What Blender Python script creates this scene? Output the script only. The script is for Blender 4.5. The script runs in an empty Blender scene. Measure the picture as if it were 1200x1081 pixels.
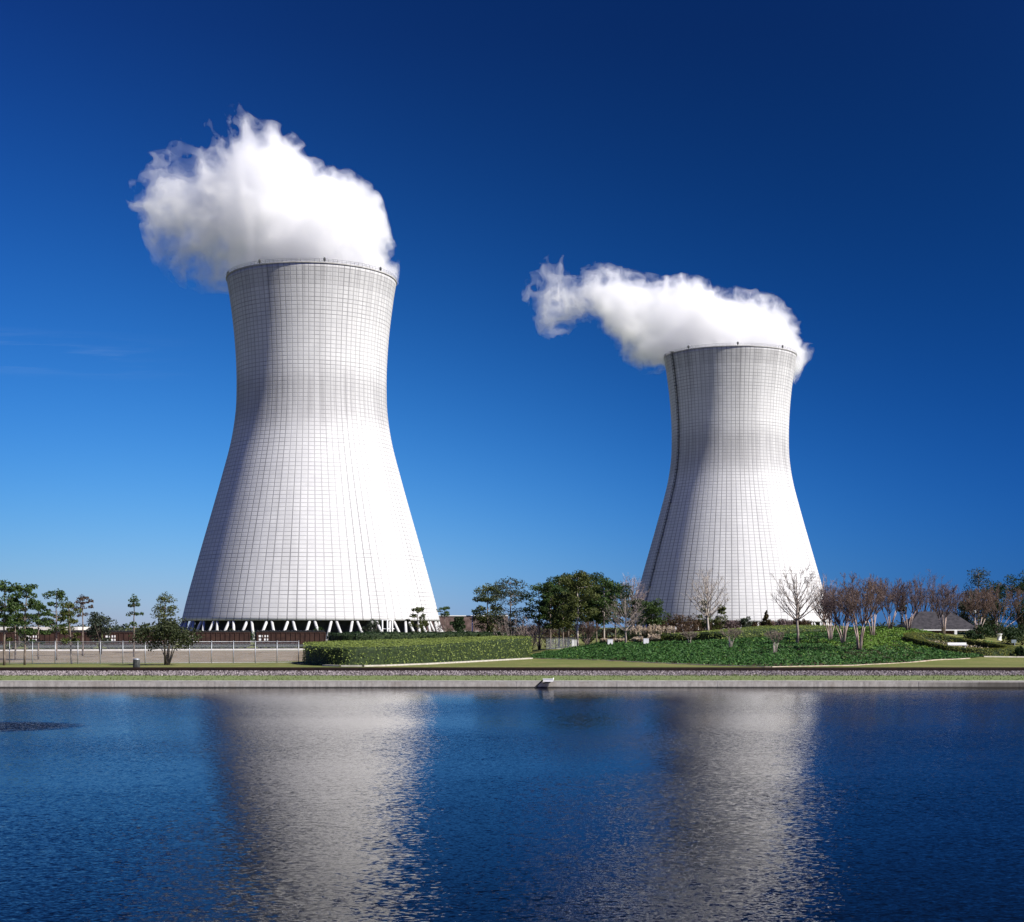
import bpy, math, random
from mathutils import Vector, Matrix, noise
PI = math.pi
sc = bpy.context.scene
COL = sc.collection
R = math.radians

# ------------------------------------------------------------------ camera
F, CX, HY, CZ = 1800.0, 600.0, 735.0, 5.1       # focal length in photo pixels, centre column, horizon row, eye height
cam_d = bpy.data.cameras.new('camera'); cam = bpy.data.objects.new('camera', cam_d); COL.objects.link(cam)
cam.location = (0, 0, CZ); cam.rotation_euler = (R(90), 0, 0)
cam_d.sensor_width = 36; cam_d.sensor_fit = 'HORIZONTAL'; cam_d.lens = F/1200*36
cam_d.shift_y = (HY-540.5)/1200
cam_d.clip_start = 0.5; cam_d.clip_end = 20000
sc.camera = cam

SUN_AZ, SUN_EL = R(120), R(42)                  # azimuth clockwise from +Y
SUN = Vector((math.sin(SUN_AZ)*math.cos(SUN_EL), math.cos(SUN_AZ)*math.cos(SUN_EL), math.sin(SUN_EL)))

# ------------------------------------------------------------------ helpers
def lerp_table(tab, x):
    if x <= tab[0][0]: return tab[0][1]
    for (a, va), (b, vb) in zip(tab, tab[1:]):
        if x <= b:
            t = (x-a)/(b-a); return va+(vb-va)*t
    return tab[-1][1]

D0 = [(560,262),(620,248),(700,235),(760,218),(830,204),(900,195),(1000,203),(1060,217),(1120,225),(1200,226),(1400,240)]
DB = [(560,300),(620,272),(700,258),(800,258),(900,286),(960,300),(1040,272),(1100,272),(1200,300),(1400,320)]
HB = [(560,0),(610,.2),(640,1.0),(700,2.15),(800,2.3),(880,3.4),(960,5.0),(1040,4.7),(1080,4.25),(1110,3.75),(1150,3.5),(1200,3.3),(1400,3.0)]
COV = [(620,248),(700,235),(760,218),(830,204),(900,195),(1000,203),(1060,217),(1100,227),(1140,233),(1170,241)]
def gz(x, y):
    if y < 180: return 0.0
    px = CX+F*x/y
    if px <= 560: return 0.0
    d0, db, hb = lerp_table(D0,px), lerp_table(DB,px), lerp_table(HB,px)
    t = max(0, min(1, (y-d0)/(db-d0)))
    e = 0.65*t+0.35*t*t*(3-2*t)
    z = hb*e
    if y > db+45:
        u = min(1, (y-db-45)/130); z *= 1-u*u*(3-2*u)
    return z
def hit(px, py):
    d = 144.0
    while d < 420:
        x = (px-CX)*d/F
        if CZ-(py-HY)*d/F <= gz(x, d): break
        d += 0.5
    return d
def at(px, d): return ((px-CX)*d/F, d)
def zat(py, d): return CZ+(HY-py)*d/F

class MB:
    def __init__(s): s.v=[]; s.f=[]; s.m=[]; s.sm=[]
    def face(s, pts, mi=0, smooth=False):
        n=len(s.v); s.v.extend([tuple(p) for p in pts]); s.f.append(tuple(range(n,n+len(pts)))); s.m.append(mi); s.sm.append(smooth)
    def box(s, c, size, rz=0, mi=0):
        cx,cy,cz=c; sx,sy,sz=[q/2 for q in size]; n=len(s.v); ca,sa=math.cos(rz),math.sin(rz)
        for dz in (-sz,sz):
            for dx,dy in ((-sx,-sy),(sx,-sy),(sx,sy),(-sx,sy)):
                s.v.append((cx+dx*ca-dy*sa, cy+dx*sa+dy*ca, cz+dz))
        for q in ((0,3,2,1),(4,5,6,7),(0,1,5,4),(1,2,6,5),(2,3,7,6),(3,0,4,7)):
            s.f.append(tuple(n+i for i in q)); s.m.append(mi); s.sm.append(False)
    def tube(s, pts, rad, sides=6, mi=0, cap=True):
        pts=[Vector(p) for p in pts]; n0=len(s.v); k=len(pts)
        for i,p in enumerate(pts):
            t=(pts[min(i+1,k-1)]-pts[max(i-1,0)])
            if t.length<1e-9: t=Vector((0,0,1))
            t.normalize(); a=Vector((1,0,0)) if abs(t.x)<0.8 else Vector((0,1,0))
            u=t.cross(a).normalized(); w=t.cross(u); r=rad[i] if hasattr(rad,'__len__') else rad
            for j in range(sides):
                q=2*PI*j/sides; s.v.append(tuple(p+u*(math.cos(q)*r)+w*(math.sin(q)*r)))
        for i in range(k-1):
            for j in range(sides):
                a=n0+i*sides+j; b=n0+i*sides+(j+1)%sides
                s.f.append((a,b,b+sides,a+sides)); s.m.append(mi); s.sm.append(sides>4)
        if cap:
            s.f.append(tuple(n0+j for j in reversed(range(sides)))); s.m.append(mi); s.sm.append(False)
            s.f.append(tuple(n0+(k-1)*sides+j for j in range(sides))); s.m.append(mi); s.sm.append(False)
    def leaf(s, c, size, rng, up=0.3, out=None, mi=0, asp=0.55):
        n=Vector((rng.gauss(0,1),rng.gauss(0,1),rng.gauss(0,1)))
        n.normalize(); n.z+=up
        if out is not None: n+=out
        n.normalize()
        a=Vector((rng.uniform(-1,1),rng.uniform(-1,1),rng.uniform(-1,1))); u=n.cross(a)
        if u.length<1e-4: u=n.cross(Vector((1,0,.3)))
        u.normalize(); w=n.cross(u); c=Vector(c); h=size*.5
        s.face((c-u*h, c-w*h*asp*1.1+u*h*.1, c+u*h, c+w*h*asp-u*h*.1), mi)
    def build(s, name, mats, parent=None, loc=None):
        me=bpy.data.meshes.new(name); me.from_pydata(s.v,[],s.f); 
        if not isinstance(mats,(list,tuple)): mats=[mats]
        for m in mats: me.materials.append(m)
        me.polygons.foreach_set('material_index', s.m); me.polygons.foreach_set('use_smooth', s.sm); me.update()
        o=bpy.data.objects.new(name, me); COL.objects.link(o)
        if parent: o.parent=parent
        if loc: o.location=loc
        return o
def tag(o, label=None, cat=None, group=None, kind=None):
    if label: o['label']=label
    if cat: o['category']=cat
    if group: o['group']=group
    if kind: o['kind']=kind
    return o
def thing(name, label, cat, loc=(0,0,0), rz=0, group=None):
    o=bpy.data.objects.new(name,None); COL.objects.link(o); o.location=loc; o.rotation_euler=(0,0,rz)
    o.empty_display_size=.5
    return tag(o,label,cat,group)

# ------------------------------------------------------------------ node helper
class NT:
    def __init__(s, nt): s.nt=nt; s.n=nt.nodes; s.l=nt.links
    def node(s, t, **kw):
        n=s.n.new(t)
        for k,v in kw.items(): setattr(n,k,v)
        return n
    def put(s, sock, v):
        if v is None: return
        if hasattr(v,'is_linked') or isinstance(v, bpy.types.NodeSocket): s.l.new(v,sock)
        else:
            if hasattr(sock.default_value,'__len__') and not hasattr(v,'__len__'): v=(v,)*len(sock.default_value)
            if hasattr(v,'__len__') and hasattr(sock.default_value,'__len__') and len(sock.default_value)==4 and len(v)==3: v=tuple(v)+(1,)
            sock.default_value=v
    def M(s, op, a, b=None, c=None, clamp=False):
        n=s.node('ShaderNodeMath',operation=op,use_clamp=clamp); s.put(n.inputs[0],a); s.put(n.inputs[1],b); s.put(n.inputs[2],c); return n.outputs[0]
    def V(s, op, a, b=None, scale=None):
        n=s.node('ShaderNodeVectorMath',operation=op); s.put(n.inputs[0],a); s.put(n.inputs[1],b)
        if scale is not None: s.put(n.inputs['Scale'],scale)
        return n.outputs['Value'] if op in('DOT_PRODUCT','LENGTH','DISTANCE') else n.outputs[0]
    def mix(s, f, a, b, mode='MIX'):
        n=s.node('ShaderNodeMix',data_type='RGBA',blend_type=mode); s.put(n.inputs[0],f); s.put(n.inputs[6],a); s.put(n.inputs[7],b); return n.outputs[2]
    def noise(s, vec, scale, detail=3, rough=.5, dim='3D', out=0):
        n=s.node('ShaderNodeTexNoise',noise_dimensions=dim); s.put(n.inputs['Vector'],vec); n.inputs['Scale'].default_value=scale
        n.inputs['Detail'].default_value=detail; n.inputs['Roughness'].default_value=rough; return n.outputs[out]
    def sep(s, v):
        n=s.node('ShaderNodeSeparateXYZ'); s.put(n.inputs[0],v); return n.outputs
    def comb(s, x,y,z):
        n=s.node('ShaderNodeCombineXYZ'); s.put(n.inputs[0],x); s.put(n.inputs[1],y); s.put(n.inputs[2],z); return n.outputs[0]
    def ramp(s, f, a, b, lo=0.0, hi=1.0, smooth=True):
        n=s.node('ShaderNodeMapRange',interpolation_type='SMOOTHSTEP' if smooth else 'LINEAR'); s.put(n.inputs[0],f); s.put(n.inputs[1],a); s.put(n.inputs[2],b); s.put(n.inputs[3],lo); s.put(n.inputs[4],hi); return n.outputs[0]
    def obj(s): return s.node('ShaderNodeTexCoord').outputs['Object']
    def pos(s): return s.node('ShaderNodeNewGeometry').outputs['Position']
def new_mat(name):
    m=bpy.data.materials.new(name); m.use_nodes=True; m.node_tree.nodes.clear(); T=NT(m.node_tree)
    out=T.node('ShaderNodeOutputMaterial'); return m,T,out
def principled(T,out,color,rough=.7,normal=None,metal=0,spec=None,ior=None):
    p=T.node('ShaderNodeBsdfPrincipled'); T.put(p.inputs['Base Color'],color); T.put(p.inputs['Roughness'],rough); T.put(p.inputs['Metallic'],metal)
    if spec is not None: p.inputs['Specular IOR Level'].default_value=spec
    if ior is not None: p.inputs['IOR'].default_value=ior
    if normal is not None: T.put(p.inputs['Normal'],normal)
    T.l.new(p.outputs[0],out.inputs[0]); return p
def bump(T,h,dist,strength=.6):
    n=T.node('ShaderNodeBump'); T.put(n.inputs['Height'],h); n.inputs['Distance'].default_value=dist; n.inputs['Strength'].default_value=strength; return n.outputs[0]
def simple_mat(name, c1, c2, scale=2.0, rough=.75, detail=4, metal=0, bd=0, spec=.3):
    m,T,out=new_mat(name); f=T.ramp(T.noise(T.pos(),scale,detail,.6),.32,.68)
    nrm=bump(T,T.noise(T.pos(),scale*4,3),bd) if bd else None
    principled(T,out,T.mix(f,c1,c2),rough,nrm,metal,spec); return m
def leaf_mat(name, c1, c2, c3=None, trans=.28):
    c1,c2=[tuple(v*.86 for v in c) for c in (c1,c2)]; m,T,out=new_mat(name); g=T.node('ShaderNodeNewGeometry'); rnd=g.outputs['Random Per Island']
    col=T.mix(rnd,c1,c2)
    if c3: col=T.mix(T.ramp(T.noise(g.outputs['Position'],.35,2),.45,.65),col,c3)
    d=T.node('ShaderNodeBsdfPrincipled'); T.put(d.inputs['Base Color'],col); d.inputs['Roughness'].default_value=.6; d.inputs['Specular IOR Level'].default_value=.25
    t=T.node('ShaderNodeBsdfTranslucent'); T.put(t.inputs[0],col)
    mx=T.node('ShaderNodeMixShader'); mx.inputs[0].default_value=trans; T.l.new(d.outputs[0],mx.inputs[1]); T.l.new(t.outputs[0],mx.inputs[2]); T.l.new(mx.outputs[0],out.inputs[0]); return m

# ------------------------------------------------------------------ world + sun
w=bpy.data.worlds.new('World'); sc.world=w; w.use_nodes=True; w.node_tree.nodes.clear(); T=NT(w.node_tree)
wo=T.node('ShaderNodeOutputWorld'); bg=T.node('ShaderNodeBackground')
sky=T.node('ShaderNodeTexSky',sky_type='NISHITA'); sky.sun_disc=False; sky.sun_elevation=SUN_EL; sky.sun_rotation=SUN_AZ
sky.altitude=0; sky.air_density=1.15; sky.dust_density=.35; sky.ozone_density=4.0
dirv=T.node('ShaderNodeTexCoord').outputs['Generated']
c=T.V('DOT_PRODUCT',dirv,tuple(SUN)); c2=T.M('MULTIPLY',c,c)
pol=T.M('DIVIDE',T.M('SUBTRACT',1,c2),T.M('ADD',1,c2))                # degree of polarisation of skylight
# a polarising filter and saturated slide film: what is left of each colour of skylight, by height and by polarisation
elev=T.sep(dirv)[2]; yv=T.sep(dirv)[1]
ee=T.M('MINIMUM',T.M('MAXIMUM',elev,0.0),.36)
chan=[]
pp=T.M('MAXIMUM',pol,.46)
for (a0,a1,a2,a3,a4,a5) in ((-7.586,-27.28,10.57,23.32,-18.99,21.74),(-4.642,-9.80,-.833,14.06,-11.0,8.18),(-2.644,-3.165,4.576,9.02,-6.414,-1.587)):
    ex=T.M('ADD',T.M('ADD',a0,T.M('MULTIPLY',pp,T.M('ADD',a3,T.M('MULTIPLY',pp,a4)))),T.M('MULTIPLY',ee,T.M('ADD',T.M('ADD',a1,T.M('MULTIPLY',pp,a5)),T.M('MULTIPLY',ee,a2))))
    chan.append(T.M('EXPONENT',ex))
tint=T.comb(*chan)
away=T.M('MAXIMUM',T.ramp(yv,.55,-.25),T.ramp(elev,.72,.98))           # unseen sky behind and overhead, tinted blue to colour the towers' shaded sides
tint=T.mix(away,tint,(.11,.19,.78))
colr=T.mix(1,sky.outputs[0],tint,'MULTIPLY')
# thin high cirrus low in the west
sx,sy,sz=T.sep(dirv)
cn=T.noise(T.comb(T.M('MULTIPLY',sx,9),T.M('MULTIPLY',sy,9),T.M('MULTIPLY',T.M('ADD',sz,T.M('MULTIPLY',sx,-.05)),130)),1.0,5,.6)
cmask=T.M('MULTIPLY',T.ramp(cn,.42,.68),T.M('MULTIPLY',T.ramp(T.M('ABSOLUTE',T.M('SUBTRACT',sz,.168)),.0,.016,1,0),T.ramp(sx,-.18,-.30,0,1)))
colr=T.mix(T.M('MULTIPLY',cmask,.17),colr,(5.5,7.0,8.8))
T.l.new(colr,bg.inputs[0]); bg.inputs[1].default_value=.066; T.l.new(bg.outputs[0],wo.inputs[0])
sl=bpy.data.lights.new('sun','SUN'); sl.energy=5.0; sl.angle=R(.5); sl.color=(1,.955,.88)
so=bpy.data.objects.new('sun',sl); COL.objects.link(so); so.rotation_euler=(-SUN).to_track_quat('-Z','Y').to_euler()
sc.view_settings.view_transform='Standard'; sc.view_settings.look='None'; sc.view_settings.exposure=0.6; sc.view_settings.gamma=1
cy=sc.cycles
cy.max_bounces=110; cy.diffuse_bounces=3; cy.glossy_bounces=3; cy.transmission_bounces=4; cy.volume_bounces=100; cy.transparent_max_bounces=96
cy.use_denoising=True
cy.volume_max_steps=512
try: cy.volume_step_rate=1.0
except Exception: pass

# ------------------------------------------------------------------ materials
LEAF_PINE=leaf_mat('pine_needles',(.024,.052,.012),(.078,.130,.028))
LEAF_PINE2=leaf_mat('pine_needles_olive',(.042,.060,.012),(.13,.15,.036))
LEAF_DARK=leaf_mat('evergreen_leaves',(.012,.032,.010),(.042,.076,.020))
LEAF_OAK=leaf_mat('oak_leaves',(.022,.036,.012),(.080,.095,.038))
LEAF_GREY=leaf_mat('grey_green_leaves',(.030,.045,.028),(.080,.105,.062))
LEAF_LIGHT=leaf_mat('light_leaves',(.030,.065,.010),(.085,.14,.028))
LEAF_HEDGE=leaf_mat('hedge_leaves',(.13,.19,.034),(.36,.43,.11))
LEAF_HEDGE_DK=leaf_mat('dark_hedge_leaves',(.008,.024,.007),(.026,.055,.015))
LEAF_HEDGE_Y=leaf_mat('ring_hedge_leaves',(.085,.105,.012),(.25,.26,.05))
LEAF_COVER=leaf_mat('ground_cover_leaves',(.018,.072,.014),(.085,.20,.044))
LEAF_COVER_L=leaf_mat('bright_ground_cover_leaves',(.07,.16,.016),(.17,.29,.04))
LEAF_RUST=leaf_mat('rust_twigs',(.125,.080,.062),(.27,.19,.155))
LEAF_MAUVE=leaf_mat('mauve_twigs',(.11,.078,.076),(.24,.175,.165))
LEAF_BROWN=leaf_mat('brown_leaves',(.050,.030,.016),(.12,.075,.038))
LEAF_PAMPAS=leaf_mat('pampas_plumes',(.50,.40,.29),(.76,.65,.51),trans=.35)
LEAF_FLOWER=leaf_mat('flower_petals',(.65,.50,.20),(.80,.74,.60))
LEAF_CEDAR=leaf_mat('cedar_leaves',(.040,.036,.010),(.085,.065,.02))
LEAF_TWIG=leaf_mat('pale_twigs',(.22,.18,.13),(.40,.34,.27))
LEAF_FAR=leaf_mat('far_leaves',(.030,.048,.032),(.055,.075,.050))
BARK=simple_mat('pine_bark',(.11,.085,.065),(.23,.185,.15),1.5)
BARK_DK=simple_mat('dark_bark',(.035,.028,.022),(.09,.07,.055),1.5)
BARK_PALE=simple_mat('pale_bark',(.26,.22,.18),(.50,.44,.38),1.2)
BARK_GREY=simple_mat('grey_bark',(.15,.12,.10),(.31,.265,.23),1.2)
BARK_MYR=simple_mat('myrtle_bark',(.20,.135,.11),(.46,.37,.32),1.0)
CONC=simple_mat('concrete',(.33,.32,.29),(.48,.46,.43),.8,.85,5,0,.01)
WHITE=simple_mat('white_paint',(.74,.74,.73),(.82,.82,.80),2,.5)
STEEL=simple_mat('galvanised_steel',(.28,.30,.32),(.42,.44,.46),3,.45,4,.4)
BLACK=simple_mat('black_paint',(.012,.012,.013),(.03,.03,.03),3,.5)
RUST=simple_mat('rusted_rail',(.012,.006,.005),(.030,.014,.009),2,.8)
GREY_DK=simple_mat('dark_grey_paint',(.05,.055,.055),(.10,.105,.10),3,.6)

# ------------------------------------------------------------------ ground
def ground_mat():
    m,T,out=new_mat('lawn'); p=T.pos()
    x,y,z=T.sep(p)
    n1=T.noise(p,.06,4,.6); n2=T.noise(p,1.3,4,.65)
    n3=T.noise(T.comb(T.M('MULTIPLY',x,.5),T.M('MULTIPLY',y,.12),z),1.0,4,.6)
    g=T.mix(T.ramp(n2,.3,.7),(.105,.122,.029),(.185,.188,.062))
    g=T.mix(T.ramp(n3,.42,.7),g,(.185,.170,.062))
    g=T.mix(T.ramp(n1,.40,.62,0,.75),g,(.105,.130,.030))
    # the strip by the water is watered and greener
    g=T.mix(T.ramp(y,160.5,163,.0,1),T.mix(T.ramp(n2,.3,.7),(.105,.15,.042),(.175,.205,.085)),g)
    principled(T,out,g,.9,bump(T,T.noise(p,6,3),.05),0,.2); return m
def axis(segs):
    r=[]
    for a,b,st in segs:
        k=max(1,int(round((b-a)/st)))
        r+= [a+(b-a)*i/k for i in range(k)]
    return r+[segs[-1][1]]
xs=axis([(-6000,-400,800),(-400,-20,20),(-20,130,2.5),(130,400,20),(400,6000,800)])
ys=axis([(143.4,190,6),(190,320,2.5),(320,520,10),(520,1200,100),(1200,12000,1200)])
b=MB()
for y in ys:
    for x in xs: b.v.append((x,y,gz(x,y)))
nx=len(xs)
for j in range(len(ys)-1):
    for i in range(nx-1):
        a=j*nx+i; b.f.append((a,a+1,a+1+nx,a+nx)); b.m.append(0); b.sm.append(True)
tag(b.build('ground',ground_mat()),kind='structure')

# sandy yard between the fence and the coal train, and the pale service road beside it
def sand_mat():
    m,T,out=new_mat('sandy_soil'); p=T.pos(); x,y,z=T.sep(p)
    n=T.noise(T.comb(T.M('MULTIPLY',x,.25),T.M('MULTIPLY',y,.12),0),1.0,5,.62); n2=T.noise(p,1.4,4,.7)
    c=T.mix(T.ramp(n,.33,.66),(.15,.12,.08),(.255,.205,.15)); c=T.mix(T.ramp(n2,.5,.8,0,.5),c,(.12,.115,.05))
    principled(T,out,c,.95,None,0,.15); return m
def sheet(name,pts,z,m):
    b=MB(); b.face([(x,y,z) for x,y in pts]); return tag(b.build(name,m),kind='structure')
sheet('sandy_ground',[(-160,218),(-40,221),(-30,232),(-33,262),(-30,326),(-170,322)],.004,sand_mat())
sheet('service_road',[(-170,322.1),(-30,326.1),(-30,335),(-170,328.5)],.008,simple_mat('pale_gravel_road',(.28,.255,.22),(.40,.37,.33),.5,.9))

# ------------------------------------------------------------------ pond
def water_mat():
    m,T,out=new_mat('pond_water'); p=T.pos(); x,y,z=T.sep(p)
    def slope(sx,sy,det,seed,ang=0.0):
        ca,sa=math.cos(ang),math.sin(ang)
        u=T.M('ADD',T.M('MULTIPLY',x,ca*sx),T.M('MULTIPLY',y,sa*sx)); v=T.M('ADD',T.M('MULTIPLY',x,-sa*sy),T.M('MULTIPLY',y,ca*sy))
        c=T.noise(T.comb(u,v,seed),1.0,det,.55,'3D',1); return T.V('SUBTRACT',c,(.5,.5,.5))
    s1=slope(3.2,4.6,2,3.1,.22); s2=slope(7.5,11,2,7.7,-.18); s3=slope(.5,1.0,2,11.3,.3)
    patch=T.noise(T.comb(T.M('MULTIPLY',x,.016),T.M('MULTIPLY',y,.03),2.0),1.0,4,.55)
    amp=T.ramp(patch,.33,.66,.50,1.35)
    near=T.ramp(y,90,140,1.0,.62); amp=T.M('MULTIPLY',amp,near)
    # churned water round the aerator
    dx=T.M('DIVIDE',T.M('SUBTRACT',x,-29.8),6.0); dy=T.M('DIVIDE',T.M('SUBTRACT',y,87.0),5.6)
    rr=T.M('SQRT',T.M('ADD',T.M('MULTIPLY',dx,dx),T.M('MULTIPLY',dy,dy)))
    amp=T.M('ADD',amp,T.ramp(rr,1.0,.40,0,7.0))
    sv=T.V('ADD',T.V('ADD',T.V('MULTIPLY',s1,(.38,.39,0)),T.V('MULTIPLY',s2,(.44,.40,0))),T.V('MULTIPLY',s3,(.09,.14,0)))
    sv=T.V('SCALE',sv,None,amp)
    # steep lee faces hide behind the crests in front of them, so the faces one sees lean towards the near shore
    vx,vy,vz=T.sep(sv); vy=T.M('ADD',T.M('MULTIPLY',T.M('ABSOLUTE',vy),-.85),.010); sv=T.comb(vx,vy,vz)
    nrm=T.V('NORMALIZE',T.V('ADD',sv,(0,0,1)))
    # the polarising filter on the lens holds back part of every reflection off the pond
    fr=T.node('ShaderNodeFresnel'); fr.inputs['IOR'].default_value=1.333; T.put(fr.inputs['Normal'],nrm)
    gl=T.node('ShaderNodeBsdfGlossy'); gl.inputs['Color'].default_value=(.76,.75,.74,1); gl.inputs['Roughness'].default_value=.05; T.put(gl.inputs['Normal'],nrm)
    df=T.node('ShaderNodeBsdfDiffuse'); df.inputs['Color'].default_value=(.0012,.0030,.0065,1)
    mx=T.node('ShaderNodeMixShader'); T.l.new(fr.outputs[0],mx.inputs[0]); T.l.new(df.outputs[0],mx.inputs[1]); T.l.new(gl.outputs[0],mx.inputs[2]); T.l.new(mx.outputs[0],out.inputs[0]); return m
b=MB(); b.face([(-700,-400,-.56),(700,-400,-.56),(700,143.2,-.56),(-700,143.2,-.56)])
tag(b.build('water',water_mat()),kind='structure')
b=MB(); b.face([(-6000,-6000,-2.6),(6000,-6000,-2.6),(6000,143.3,-2.6),(-6000,143.3,-2.6)])
tag(b.build('pond_bed',simple_mat('pond_mud',(.03,.03,.02),(.06,.055,.04),.5)),kind='structure')

def wall_mat():
    m,T,out=new_mat('pond_concrete'); p=T.pos(); x,y,z=T.sep(p)
    n=T.noise(p,.35,5,.65); n2=T.noise(T.comb(T.M('MULTIPLY',x,3),y,T.M('MULTIPLY',z,1.2)),1.0,5,.7)
    c=T.mix(T.ramp(n2,.3,.7),(.29,.272,.245),(.45,.425,.38)); c=T.mix(T.ramp(n,.45,.72,0,.7),c,(.27,.235,.195)); c=T.mix(T.M('MULTIPLY',T.ramp(T.noise(T.comb(T.M('MULTIPLY',x,1.6),0,T.M('MULTIPLY',z,.5)),1.0,4,.7),.52,.72),T.ramp(z,-.5,0,.25,.8)),c,(.16,.15,.13))
    # a dark line above the water and a long darker stretch in the east
    waterline=T.ramp(T.M('ADD',z,T.M('MULTIPLY',n2,.05)),-.47,-.40,1,0)
    c=T.mix(T.M('MULTIPLY',waterline,.88),c,(.012,.013,.012))
    east_dark=T.M('MULTIPLY',T.ramp(T.M('ADD',x,T.M('MULTIPLY',n,8)),37,50),T.ramp(z,-.03,-.1))
    c=T.mix(T.M('MULTIPLY',east_dark,.82),c,(.035,.032,.026))
    principled(T,out,c,.85,bump(T,n2,.02),0,.25); return m
wt=thing('pond_wall','long grey concrete retaining wall along the far edge of the pond','wall',(0,143.2,0))
b=MB()
x=-140.0
while x<140:
    b.box((x+4.68,.0,-.62),(9.36-.06,.40,1.30)); x+=9.36
b.box((0,.035,-.66),(280,.42,1.32))
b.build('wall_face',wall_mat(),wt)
b=MB(); b.box((0,.06,.062),(280,.55,.06)); b.build('coping',simple_mat('pale_coping',(.42,.40,.36),(.56,.54,.49),.9,.8),wt)

# ------------------------------------------------------------------ near railway track
def ballast_mat():
    m,T,out=new_mat('ballast_stone'); g=T.node('ShaderNodeNewGeometry'); r=g.outputs['Random Per Island']
    c=T.mix(T.ramp(r,.2,.9),(.075,.062,.062),(.34,.30,.30)); principled(T,out,c,.9,None,0,.2); return m
rng=random.Random(5)
bal=MB()
prof=[(160.9,-.05),(162.2,.14),(163.3,.34),(168.6,.34),(171.6,-.05)]
for (y0,z0),(y1,z1) in zip(prof,prof[1:]): bal.face([(-150,y0,z0),(150,y0,z0),(150,y1,z1),(-150,y1,z1)],1)
for i in range(24000):
    yy=rng.uniform(161,163.9); zz=lerp_table(prof,yy); xx=rng.uniform(-75,75); s=rng.uniform(.04,.115)
    q=[Vector((rng.gauss(0,1),rng.gauss(0,1),rng.gauss(0,.8))).normalized()*s*rng.uniform(.7,1.2) for _ in range(4)]
    q=[Vector((xx,yy,zz+.02))+Vector(v) for v in ((s,s*.4,0),(-s,s*.3,0),(0,-s*.9,-.02),(rng.uniform(-.3,.3)*s,0,s*1.2))]
    n=len(bal.v); bal.v.extend(tuple(v) for v in q)
    for f in ((0,2,3),(2,1,3),(1,0,3)): bal.f.append(tuple(n+k for k in f)); bal.m.append(0); bal.sm.append(False)
tag(bal.build('track_ballast',[ballast_mat(),simple_mat('ballast_bed',(.13,.115,.11),(.24,.215,.21),3,.95)]),'loose grey gravel ballast banked under the rail by the pond','gravel',None,'stuff')
tk=thing('railway_track','dark rusty railway track crossing the whole picture just beyond the pond','railway track',(0,165.6,.34))
for yy in (-1.6,1.6):
    b=MB(); b.box((0,yy,.05),(300,.24,.08)); b.box((0,yy,.185),(300,.07,.19)); b.box((0,yy,.325),(300,.13,.09)); b.build('rail',RUST,tk)  # rails built taller and darker to take in the shadow on the ties
b=MB(); x=-150
while x<150: b.box((x,0,-.06),(.24,4.2,.17)); x+=.62
tag(b.build('tie',simple_mat('creosote_tie',(.03,.024,.02),(.07,.06,.05),2),tk),kind='stuff')

# ------------------------------------------------------------------ cooling towers
SC=553.0/F
def prof_pts():
    raw=[(331,30.25),(352,29.2),(390,27.75),(425,26.95),(455,26.75),(485,27.1),(520,28.75),(560,31.9),(600,35.3),(640,38.8),(700,43.9),(728,46.0)]
    return [(CZ+(HY-y)*SC, r) for y,r in raw][::-1]
PR=prof_pts(); Z0=PR[0][0]; Z1=PR[-1][0]
def rad(z):
    if z<=PR[0][0]: return PR[0][1]
    for i in range(len(PR)-1):
        if z<=PR[i+1][0]:
            p0=PR[max(i-1,0)];p1=PR[i];p2=PR[i+1];p3=PR[min(i+2,len(PR)-1)]
            h=p2[0]-p1[0]; t=(z-p1[0])/h
            m1=(p2[1]-p0[1])/(p2[0]-p0[0])*h; m2=(p3[1]-p1[1])/(p3[0]-p1[0])*h
            return (2*t**3-3*t*t+1)*p1[1]+(t**3-2*t*t+t)*m1+(-2*t**3+3*t*t)*p2[1]+(t**3-t*t)*m2
    return PR[-1][1]
NR, ROW = 90, 1.42
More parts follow.
